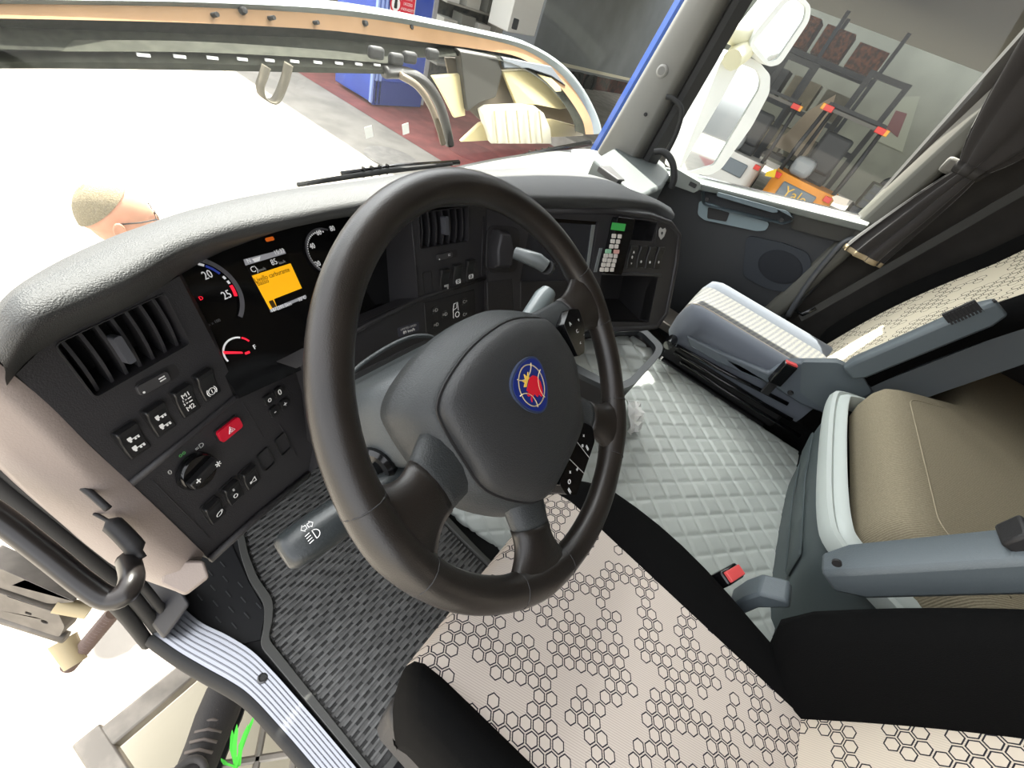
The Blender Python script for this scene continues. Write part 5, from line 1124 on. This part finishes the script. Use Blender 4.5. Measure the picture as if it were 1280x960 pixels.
plateR('lamp_bracket', ((628, 72), (690, 84), (708, 108), (690, 96), (660, 86), (630, 86)), (.97, .92, .88, .90, .93, .96), mat('bracket_dark', '3d4247', .5), .02)
plateR('inner_shell', ((556, 72), (628, 74), (688, 98), (716, 130), (734, 168), (690, 171), (600, 150), (566, 120)), (1.06, 1.03, .97, .91, .87, .90, .99, 1.04), mat('shell_brown', '5d5344', .7), .01)
# strap hanging from the hatch
stp = thing('pull_strap', 'dark looped pull strap hanging from the raised hatch', 'strap', ony((340, 128), .98))
lp = catmull([ony(q, .98) for q in ((362, 80), (357, 100), (348, 122), (340, 128), (328, 122), (324, 108), (328, 95), (332, 82))], 6)
MB().loft([[p + V((0, -.014, 0)), p + V((0, .014, 0))] for p in lp], closed=False).build('webbing', mat('strap_brown', '5f594c', .8), stp, smooth=180)
so_ = stp.children[0].modifiers.new('solid', 'SOLIDIFY'); so_.thickness = .004
# ================================================================== MIRRORS
def mirror(name, lbl, P, az, outer, inner, dep):
    t = thing(name, lbl, 'mirror', P); M = frame(P, az, 88); ou_ = pl(M, *outer); ii = pl(M, *inner)
    MB(M).slab(rpoly(ou_, .02), -dep, 0, holes=[rpoly(ii, .015)]).build('housing', mat('mirror_white', 'e4e6e4', .4), t, bevel=.012)
    MB(M).slab(rpoly(ii, .015), -.02, -.006).build('mirror_glass', mat('mirror_silver', 'f2f4f4', .03, metal=1), t)
    return t
m1 = mirror('side_mirror', 'large white side mirror outside the passenger window', V((2.12, .38, .13)), -36, ((846, 217), (858, 186), (903, 72), (920, 66), (948, 76), (963, 94), (962, 116), (940, 158), (902, 211), (888, 219)), ((902, 124), (926, 80), (946, 88), (951, 100), (949, 112), (893, 206), (862, 215), (851, 211)), .12)
m2 = mirror('wide_angle_mirror', 'smaller white wide-angle mirror above the large one', V((2.12, .33, .50)), -36, ((936, 58), (944, 40), (982, -6), (1000, -8), (1014, 8), (1012, 26), (976, 80), (962, 84), (952, 76)), ((942, 54), (984, 2), (998, 0), (1008, 10), (1006, 24), (972, 74), (962, 78)), .12)
am = thing('mirror_arm', 'white mirror arm fixed to the cab beside the pillar', 'mirror arm', V((2.0, .5, .4)))
MB().tube([onx((905, 40), 1.95), onx((925, 45), 2.05), onx((945, 35), 2.12)], [.03, .04, .05], 10).tube([onx((915, 75), 2.0), onx((930, 60), 2.1)], [.04, .05], 10).build('arm', mat('arm_cream', 'd5d2b5', .5), am, smooth=60)
# ================================================================== PERSON IN FRONT OF THE TRUCK
def person():
    t = thing('person', 'person with short grey hair, glasses and white shirt standing before the truck', 'person', (.19, 1.62, GZ))
    HC = V((.19, 1.62, -.655)); R_ = Matrix.Rotation(math.radians(-10), 4, 'Z')
    me = bpy.data.meshes.new('body'); X0, Y0 = HC.x - .03, HC.y
    J = [((0, 0, -1.30), .12), ((0, 0, -1.10), .125), ((0, 0, -.95), .13), ((0, 0, -.84), .075), ((.015, 0, -.77), .052), ((0, .17, -.93), .058), ((-.01, .21, -1.18), .042), ((.06, .21, -1.42), .034), ((.09, .21, -1.50), .03), ((0, -.17, -.93), .058), ((-.01, -.21, -1.18), .042), ((.06, -.21, -1.42), .034), ((.09, -.21, -1.50), .03), ((0, .09, -1.40), .085), ((.01, .09, -1.78), .058), ((0, .09, -2.12), .042), ((.12, .09, -2.165), .035), ((0, -.09, -1.40), .085), ((.01, -.09, -1.78), .058), ((0, -.09, -2.12), .042), ((.12, -.09, -2.165), .035)]
    Ed = [(0, 1), (1, 2), (2, 3), (3, 4), (2, 5), (5, 6), (6, 7), (7, 8), (2, 9), (9, 10), (10, 11), (11, 12), (0, 13), (13, 14), (14, 15), (15, 16), (0, 17), (17, 18), (18, 19), (19, 20)]
    me.from_pydata([(X0 + p[0], Y0 + p[1], p[2]) for p, r in J], Ed, [])
    ob = bpy.data.objects.new('body', me); COL.objects.link(ob)
    sk = ob.modifiers.new('skin', 'SKIN'); sd_ = me.skin_vertices[0].data
    for i, (p, r) in enumerate(J): sd_[i].radius = (r, r)
    sd_[0].use_root = True; ob.modifiers.new('sub', 'SUBSURF').levels = 1; me.materials.append(mat('shirt_white', 'e2e0da', .9)); tag(ob, t)
    skin = mat('skin_tone', 'c58f74', .6, var=.1, vscale=20)
    def head(u, v):
        a = 2 * math.pi * u; b = math.pi * v; x, y, z = math.sin(b) * math.cos(a), math.sin(b) * math.sin(a), math.cos(b)
        rx, ry, rz = .098, .076, .112
        p = V((x * rx, y * ry, z * rz))
        if x > .55 and -.55 < z < .25: p.x += .022 * math.exp(-((y / .22) ** 2)) * math.exp(-(((z + .18) / .22) ** 2))   # nose
        if z < -.3: p.y *= .86; p.x += .012
        if x > .6: p.x += .006 * math.exp(-(((z + .5) / .08) ** 2)) - .008 * math.exp(-((z / .1) ** 2)) * math.exp(-(((abs(y) - .4) / .2) ** 2))
        return HC + R_ @ p
    MB().grid(head, 40, 28).build('head', skin, t, smooth=180)
    def hair(u, v):
        a = 2 * math.pi * u; b = .36 * math.pi * v; x, y, z = math.sin(b) * math.cos(a), math.sin(b) * math.sin(a), math.cos(b)
        lim = 1 - .35 * max(0, x); k = 1.045 + .012 * math.sin(37 * a) * math.sin(23 * b)
        n_ = Matrix.Rotation(math.radians(-38), 3, 'Y') @ V((x, y, z)); p = V((n_.x * .098 * k - .002, n_.y * .076 * k, n_.z * .112 * k)); return HC + R_ @ p
    MB().grid(hair, 60, 14).build('hair', mat('hair_grey', '8d8168', .9, var=.35, vscale=300, bump=1, bscale=300), t, smooth=180)
    for sy in (-1, 1):
        MB(Matrix.Translation(HC) @ R_ @ Matrix.Translation((-.012, sy * .078, -.014)) @ Matrix.Rotation(math.radians(12 * sy), 4, 'Z')).loft([[(.017 * s * math.cos(q), sy * h, .030 * s * math.sin(q)) for q in [2 * math.pi * k / 14 for k in range(14)]] for s, h in ((.6, -.004), (1, .006), (1.05, .011), (.8, .013), (.55, .008))]).build('ear', skin, t, smooth=180)
    g_ = MB(Matrix.Translation(HC) @ R_)
    for sy in (-1, 1): g_.tube([(-.012, sy * .080, .008), (.05, sy * .079, .010), (.098, sy * .060, .008)], .0022, 6).tube([(.103, sy * (.032 + .022 * math.cos(q)), .0 + .017 * math.sin(q)) for q in [2 * math.pi * k / 14 for k in range(14)]], .0018, 5, wrap=True)
    g_.tube([(.104, -.012, .004), (.108, 0, .007), (.104, .012, .004)], .0018, 5); g_.build('glasses', rubber, t, smooth=180)
person()
# ================================================================== YARD OBJECTS
wb = thing('blue_container', 'tall blue steel container standing on the red walkway', 'container', (7, 7.7, GZ))
bpm = mat('container_blue', '2f4ba8', .45, var=.15, vscale=3); 
MB().box((6.98, 7.72, GZ + 1.0), (1.36, 1.0, 1.9)).build('body', bpm, wb, bevel=.02)
for k in range(3): MB().box((6.30 + k * .09, 7.20, GZ + 1.0), (.045, .06, 1.9)).build('corner_post', mat('post_pale_blue', '8fa3d8', .4), wb, bevel=.006)
MB().box((6.98, 7.19, GZ + .22), (1.30, .04, .40)).build('plinth', mat('plinth_blue', '22367e', .5), wb)
MB().box((7.68, 7.22, GZ + 1.0), (.10, .06, 1.9)).build('edge_post', mat('post_grey', '8f8f8f', .5), wb)
sg = thing('notice_board', 'white and red prohibition notice on the blue container', 'sign', ony((503, 8), 7.20))
Msg = Matrix(((1, 0, 0, 0), (0, 0, -1, 7.195), (0, 1, 0, 0), (0, 0, 0, 1)))
s0, s1 = ony((487, 14), 7.19), ony((519, 8), 7.19)
zt_ = (s0.z + s1.z) / 2 + .22; zb_ = (s0.z + s1.z) / 2 - .14; xm = s0.x + (s1.x - s0.x) * .40
MB(Msg).slab([(s0.x, zb_), (s1.x, zb_), (s1.x, zt_), (s0.x, zt_)], 0, .012).build('board', white, sg)
MB(Msg).slab([(xm, zb_ + .02), (s1.x - .02, zb_ + .02), (s1.x - .02, zt_ - .02), (xm, zt_ - .02)], .01, .015).build('red_panel', redb, sg)
cxs, czs = (s0.x + xm) / 2, (zt_ + zb_) / 2
MB(Msg @ Matrix.Translation((cxs, czs, 0))).slab([(.13 * math.cos(t), .13 * math.sin(t)) for t in [k * math.pi / 12 for k in range(24)]], .01, .016, holes=[[(.10 * math.cos(t), .10 * math.sin(t)) for t in [k * math.pi / 12 for k in range(24)]]]).build('red_ring', redb, sg)
MB(Msg @ Matrix.Translation((cxs, czs, 0))).slab(rrect(0, -.02, .07, .08, .02), .01, .016).slab(rrect(0, .04, .06, .06, .01), .01, .016).build('hand_symbol', rubber, sg)
for k, s_ in enumerate(('VIETATO', "L'ACCESSO", 'AI NON ADDETTI', 'AI LAVORI')): text(s_, Msg @ Matrix.Translation(((xm + s1.x) / 2 - .01, zt_ - .07 - k * .075, .0155)), .058, white, sg, 'lettering', sx=.75)
cb = thing('white_cabinet', 'white metal cabinet with small window behind the hatch', 'cabinet', ony((650, 30), 7.0))
MCb = Matrix(((1, 0, 0, 0), (0, 0, -1, 7.2), (0, 1, 0, 0), (0, 0, 0, 1)))
def yb(q, y=7.2): p = ony(q, y); return (p.x, p.z)
MB(MCb).slab([yb((634, 40)), yb((668, 46)), (yb((668, 46))[0], .8), (yb((634, 40))[0], .8)], -.6, 0).build('body', mat('cabinet_white', 'cfcfc8', .6), cb, bevel=.02)
q_ = yb((644, 30)); MB(MCb).slab(rrect(q_[0], q_[1], .22, .2, .03), 0, .01).build('window', mat('cab_window', '2f3338', .3), cb)
cb2 = thing('shelf_rack', 'dark shelving with pale boxes beside the white cabinet', 'shelf', ony((590, 20), 7.8))
MS2 = Matrix(((1, 0, 0, 0), (0, 0, -1, 8.4), (0, 1, 0, 0), (0, 0, 0, 1)))
x0_, x1_ = ony((545, 20), 8.4).x, ony((636, 38), 8.4).x
MB(MS2).slab([(x0_, -2.2), (x1_, -2.2), (x1_, .9), (x0_, .9)], -.3, -.25).build('back_panel', mat('shelf_dark', '35383a', .8, col2='5d5c56', vscale=6), cb2)
for z_ in (-1.6, -1.0, -.45, .1): MB(MS2).box(((x0_ + x1_) / 2, z_, 0), (x1_ - x0_, .04, .5)).build('shelf_board', mat('shelf_board_grey', '8d8b82', .7), cb2)
rb_ = random.Random(5)
for z_ in (-.43, .12, -.98):
    x = x0_ + .05; ib = -1
    while x < x1_ - .5:
        ib += 1; cn_, cc_ = (('buff', 'a9a79d'), ('grey', '77776f'), ('white', 'c3c2ba'))[(ib + int(z_ * 10)) % 3]; w_ = rb_.uniform(.25, .5); h_ = rb_.uniform(.2, .42); bo = MB(MS2).box((x + w_ / 2, z_ + h_ / 2, .05), (w_, h_, .3)).build('storage_box', mat('box_' + cn_, cc_, .7), None, label='%s box on the %s dark shelf, %s from the blue container' % (cn_, {-.43: 'middle', .12: 'upper', -.98: 'lower'}[z_], ('first', 'second', 'third', 'fourth', 'fifth', 'sixth', 'seventh', 'eighth')[ib]), cat='box', group='boxes on the dark shelving'); x += w_ + rb_.uniform(.08, .3)
gc = thing('grey_trailer', 'large blue grey trailer body with a pale rail beyond the windscreen', 'trailer', ony((730, 60), 6.0))
gx = ony((668, 55), 9.2).x
gym = mat('trailer_blue_grey', '7b8084', .6, var=.12, vscale=1.2)
MB().box((gx + 5.5, 10.4, GZ + 2.5), (11, 2.4, 3.4)).build('body', gym, gc, bevel=.03)
MB().box((gx + 5.5, 9.17, GZ + .95), (11, .05, .10)).build('pale_rail', mat('rail_cream', 'd9d3bd', .5), gc)
MB().box((gx + 5.5, 10.2, GZ + .55), (10.6, 1.8, .5)).build('underframe', mat('underframe_dark', '2d2b2a', .8, col2='5a3a34', vscale=4), gc)
for k in range(3):
    MB(Matrix.Translation((gx + 2.5 + k * 1.3, 9.35, GZ + .5)) @ Matrix.Rotation(math.pi / 2, 4, 'X')).lathe([(.25, -.15), (.5, -.14), (.5, .14), (.28, .15), (.26, .1), (.0001, .1)], 28).build('wheel', rubber, gc)
for nm_, q, r_, m_ in (('round painted reflection patch on the grey strip', (490, 197), .42, '8d8880'), ('round painted reflection patch on the red walkway', (593, 190), .55, '7a3f3b')):  # coloured discs laid on the ground, painting in vent reflections from the windscreen
    p = onz(q, GZ); MB(Matrix.Translation((p.x, p.y, GZ - .008))).lathe([(.0001, .012), (r_ * .9, .012), (r_, .008), (r_, -.01)], 28).build('drain_cover', mat('drain_' + m_, m_, .8, var=.2, vscale=8), None, label=nm_, cat='reflection patch')
for nm_, q in (('white square sticker on the windscreen before the grey strip', (461, 165)), ('white square sticker on the windscreen before the red walkway', (507, 161))):
    p = ony(q, .80); MB(Matrix.Translation(p) @ Matrix.Rotation(math.radians(82), 4, 'X') @ Matrix.Rotation(math.radians(12), 4, 'Z')).slab(rrect(0, 0, .024, .026, .002), 0, .0006).build('glass_sticker', mat('marker_white', 'e9e9e4', .7), None, label=nm_, cat='sticker')
# ---- forklifts
def forklift(name, lbl, P, s, body, cw, face, word=None):
    t = thing(name, lbl, 'forklift', P); M = Matrix.Translation(P) @ Matrix.Rotation(math.radians(face), 4, 'Z') @ Matrix.Diagonal((s, s, s, 1))   # local -x = rear
    dkm = mat('forklift_dark', '2b2d2e', .6)
    cwp = [(-.05, -.55), (.55, -.58), (.55, .58), (-.05, .55), (-.22, .42), (-.25, 0), (-.22, -.42)]
    MB(M).slab(rpoly(cwp, .1), .35, .98).build('counterweight', cw, t, bevel=.06)
    MB(M).box((-.26, 0, .74), (.06, .62, .26)).build('rear_grille', mat('forklift_grey', '6b747a', .5), t, bevel=.03)
    for sy in (-1, 1): MB(M).box((-.20, sy * .47, .90), (.06, .12, .09)).build('tail_lamp', mat('lamp_red', 'd8352a', .3), t, bevel=.01)
    if word: text(word, M @ Matrix(((0, 0, -1, -.292), (-1, 0, 0, 0), (0, 1, 0, .74), (0, 0, 0, 1))), .24, mat('letter_yellow', 'e2b54a', .5), t, 'lettering', depth=.004)
    MB(M).box((1.05, 0, .62), (1.1, 1.05, .5)).build('chassis', body, t, bevel=.05)
    MB(M).box((.40, 0, 1.10), (.5, .5, .28)).build('seat', dkm, t, bevel=.08); MB(M).box((.12, 0, 1.45), (.14, .46, .6)).build('seat_back', dkm, t, bevel=.06)
    for sy in (-1, 1):
        MB(M).tube([(-.02, sy * .50, .95), (.02, sy * .50, 1.4), (.16, sy * .46, 2.05)], .035, 8).build('guard_post', dkm, t, smooth=180)
        MB(M).tube([(1.45, sy * .50, .9), (1.25, sy * .46, 2.05)], .035, 8).build('guard_post', dkm, t, smooth=180)
    MB(M).box((.70, -.45, 2.06), (1.2, .06, .06)).box((.70, .45, 2.06), (1.2, .06, .06)).build('roof_rail', dkm, t)
    for k in range(6): MB(M).box((.16 + k * .21, 0, 2.07), (.05, .9, .05)).build('roof_bar', dkm, t)
    bar = MB(M).box((.10, 0, 2.0), (.05, 1.0, .05)).build('lamp_bar', mat('bar_dark', '55534e', .5), t)
    for sy in (-1, 1): MB(M).box((.06, sy * .44, 2.0), (.05, .16, .09)).build('rear_lamp', MATS['lamp_red'], t, bevel=.01); MB(M).box((.06, sy * .53, 2.0), (.05, .06, .09)).build('indicator_lamp', mat('lamp_amber', 'e8a22b', .3), t, bevel=.01)
    for sy in (-1, 1): MB(M).box((1.75, sy * .32, 1.45), (.12, .10, 2.6)).build('mast_rail', dkm, t); MB(M).box((2.3, sy * .28, .18), (1.0, .12, .05)).build('fork', dkm, t)
    for z_ in (.4, 1.5, 2.7): MB(M).box((1.75, 0, z_), (.10, .62, .09)).build('mast_cross', dkm, t)
    MB(M).tube([(1.2, 0, .9), (.98, 0, 1.25)], .03, 8).tube([(.97 + .05 * math.sin(q) , .17 * math.cos(q), 1.27 + .16 * math.sin(q)) for q in [2 * math.pi * k / 16 for k in range(16)]], .018, 6, wrap=True).build('steering_gear', dkm, t, smooth=180)
    for x_, r_ in ((.15, .24), (1.45, .32)):
        for sy in (-1, 1): MB(M @ Matrix.Translation((x_, sy * .50, r_)) @ Matrix.Rotation(math.pi / 2, 4, 'X')).lathe([(r_ * .5, -.1), (r_, -.09), (r_, .09), (r_ * .5, .1)], 20).build('wheel', rubber, t)
    MB(M).box((-.05, .2, 1.15), (.4, .35, .3)).build('gas_bottle', mat('bottle_grey', '84898b', .4), t, bevel=.1)
    return t
XF = 11.5
ya, yb2 = onx((955, 236), XF).y, onx((1030, 263), XF).y; ycf = (ya + yb2) / 2; sc_f = abs(ya - yb2) / 1.15
forklift('forklift', 'orange forklift with red tail lamps seen from behind', V((XF, ycf, HZ)), sc_f * 1.06, mat('forklift_orange', 'd98a1c', .45), MATS['forklift_orange'], -3, 'Yale')
y3 = onx((925, 222), XF).y
forklift('forklift', 'blue forklift with white rear weight parked near the mirror', V((XF + .3, y3 + .35, HZ)), sc_f * .98, mat('forklift_blue', '41565f', .5), mat('forklift_white', 'd4d2cb', .6), 4)
def xb(q, x): p = onx(q, x); return (-p.y, p.z)
def MXr(x): return Matrix(((0, 0, -1, x), (-1, 0, 0, 0), (0, 1, 0, 0), (0, 0, 0, 1)))
def xplate(name, lbl, cat, qs, x, m, d=.05, parts=None):
    t = thing(name, lbl, cat, onx(qs[0], x)); MB(MXr(x)).slab([xb(q, x) for q in qs], -d, 0).build('sheet', m, t); return t
xplate('cardboard_sheet', 'large tan cardboard sheet leaning between the forklifts', 'cardboard', ((962, 180), (985, 165), (1008, 140), (1045, 118), (1035, 150), (1010, 192), (1002, 198)), 14.6, mat('cardboard', 'b0a08a', .9, var=.1, vscale=2))
pst = xplate('wall_poster', 'grey poster board with dark red print on the hall wall', 'poster', ((1100, 158), (1120, 122), (1150, 120), (1128, 190), (1096, 176)), 26.03, mat('poster_grey', '7a7d70', .8))
MB(MXr(26.02)).slab([xb(q, 26.02) for q in ((1108, 160), (1120, 138), (1134, 142), (1122, 172))], -.01, 0).build('printed_block', mat('print_red', '5d3b3b', .8), pst)
xplate('info_tag', 'small white tag with rounded corners low on the window side', 'tag', ((1040, 246), (1046, 244), (1062, 250), (1057, 258), (1043, 254)), 10.8, mat('tag_white', 'd9cfc0', .7), .02)
xplate('yellow_plate', 'small yellow plate on the blue forklift load', 'plate', ((958, 215), (971, 211), (968, 222), (956, 220)), 11.0, mat('plate_yellow', 'd9b81f', .6), .03)
# pallet rack behind the forklifts
rk = thing('pallet_rack', 'tall dark pallet rack with rusty stock on top', 'rack', V((17, 1.2, HZ)))
rkm = mat('rack_dark', '33363a', .6)
for yy in (.0, 1.6, 3.2):
    for xx in (17.0, 18.2): MB().box((xx, yy, HZ + 2.2), (.10, .10, 4.4)).build('upright', rkm, rk)
for z_ in (.9, 2.1, 3.3):
    for xx in (17.0, 18.2): MB().box((xx, 1.6, HZ + z_), (.08, 3.3, .12)).build('beam', rkm, rk)
rs_ = random.Random(11); rust = mat('rusty_stock', '7a4a30', .9, col2='4b3528', vscale=9)
for z_ in (.98, 2.18, 3.38):
    for k in range(3):
        h_ = rs_.uniform(.5, .8); MB().box((17.6, .5 + k * 1.0, HZ + z_ + h_ / 2 + .02), (1.0, .8, h_)).build('crate', rust if z_ > 3 else mat('crate_%d' % k, ('6d6a5c', '8b8470', '55585a')[k], .9, var=.2, vscale=5), None, label='%s crate on %s rack level, %s' % ('rusty' if z_ > 3 else ('olive', 'tan', 'slate')[k], {.98: 'lowest', 2.18: 'middle', 3.38: 'top'}[z_], ('machine cabinet end', 'between two crates', 'side mirror end')[k]), cat='crate', group='crates on the pallet rack')
mc_ = thing('machine_cabinet', 'grey green machine cabinet with blue beams behind the orange forklift', 'cabinet', V((14, -2.6, HZ)))
MB().box((14.5, -2.9, HZ + 1.0), (.8, 1.5, 2.0)).build('body', mat('cabinet_green_grey', '6c6f63', .7), mc_, bevel=.03)
for k in range(3): MB().box((13.6, -1.9 - k * .55, HZ + 1.5), (.12, .12, 3.0)).build('blue_beam', mat('beam_blue', '27466f', .5), mc_)
for k in range(2): MB().box((13.3, -2.1 - k * .7, HZ + 1.4), (.10, .18, 2.8)).build('pale_beam', mat('beam_pale', 'b9b7a6', .6), mc_)
rt_ = random.Random(2)
for i in range(2):
    for j in range(4):
        MB(Matrix.Translation((13.7, -1.75 - i * .45, HZ + .22 + j * .45)) @ Matrix.Rotation(math.pi / 2, 4, 'Y')).lathe([(.08, -.12), (.20, -.12), (.22, 0), (.20, .12), (.08, .12)], 16).build('spare_roller', mat('roller_dark', '3b3e40', .6), None, label='dark roller in the %s layer of the %s roller stack' % (('lowest', 'second', 'third', 'top')[j], ('forklift side', 'blue beam side')[i]), cat='roller', group='rollers stacked beside the machine cabinet')

# dark tool chests between the orange forklift and the rollers
for i, (dy, z0, w_, h_, c_, lb) in enumerate(((-.62, 0, .7, 1.1, '2c3136', 'dark steel tool chest on the hall floor beside the orange forklift'), (-.60, 1.1, .6, .5, '4a4f48', 'green grey box standing on the dark tool chest'))):
    t = thing('tool_chest', lb, 'tool chest', V((12.5, ycf - 1.42 + dy * .02, HZ + z0)))
    MB().box((12.5, ycf - 1.42 + dy * .02, HZ + z0 + h_ / 2), (.6, w_, h_)).build('body', mat('chest_%d' % i, c_, .6), t, bevel=.02)
    for k in range(3): MB().box((12.195, ycf - 1.42 + dy * .02, HZ + z0 + h_ * (.2 + .3 * k)), (.02, w_ * .9, h_ * .24)).build('drawer', mat('drawer_%d' % i, '3d4348', .5), t, bevel=.005)
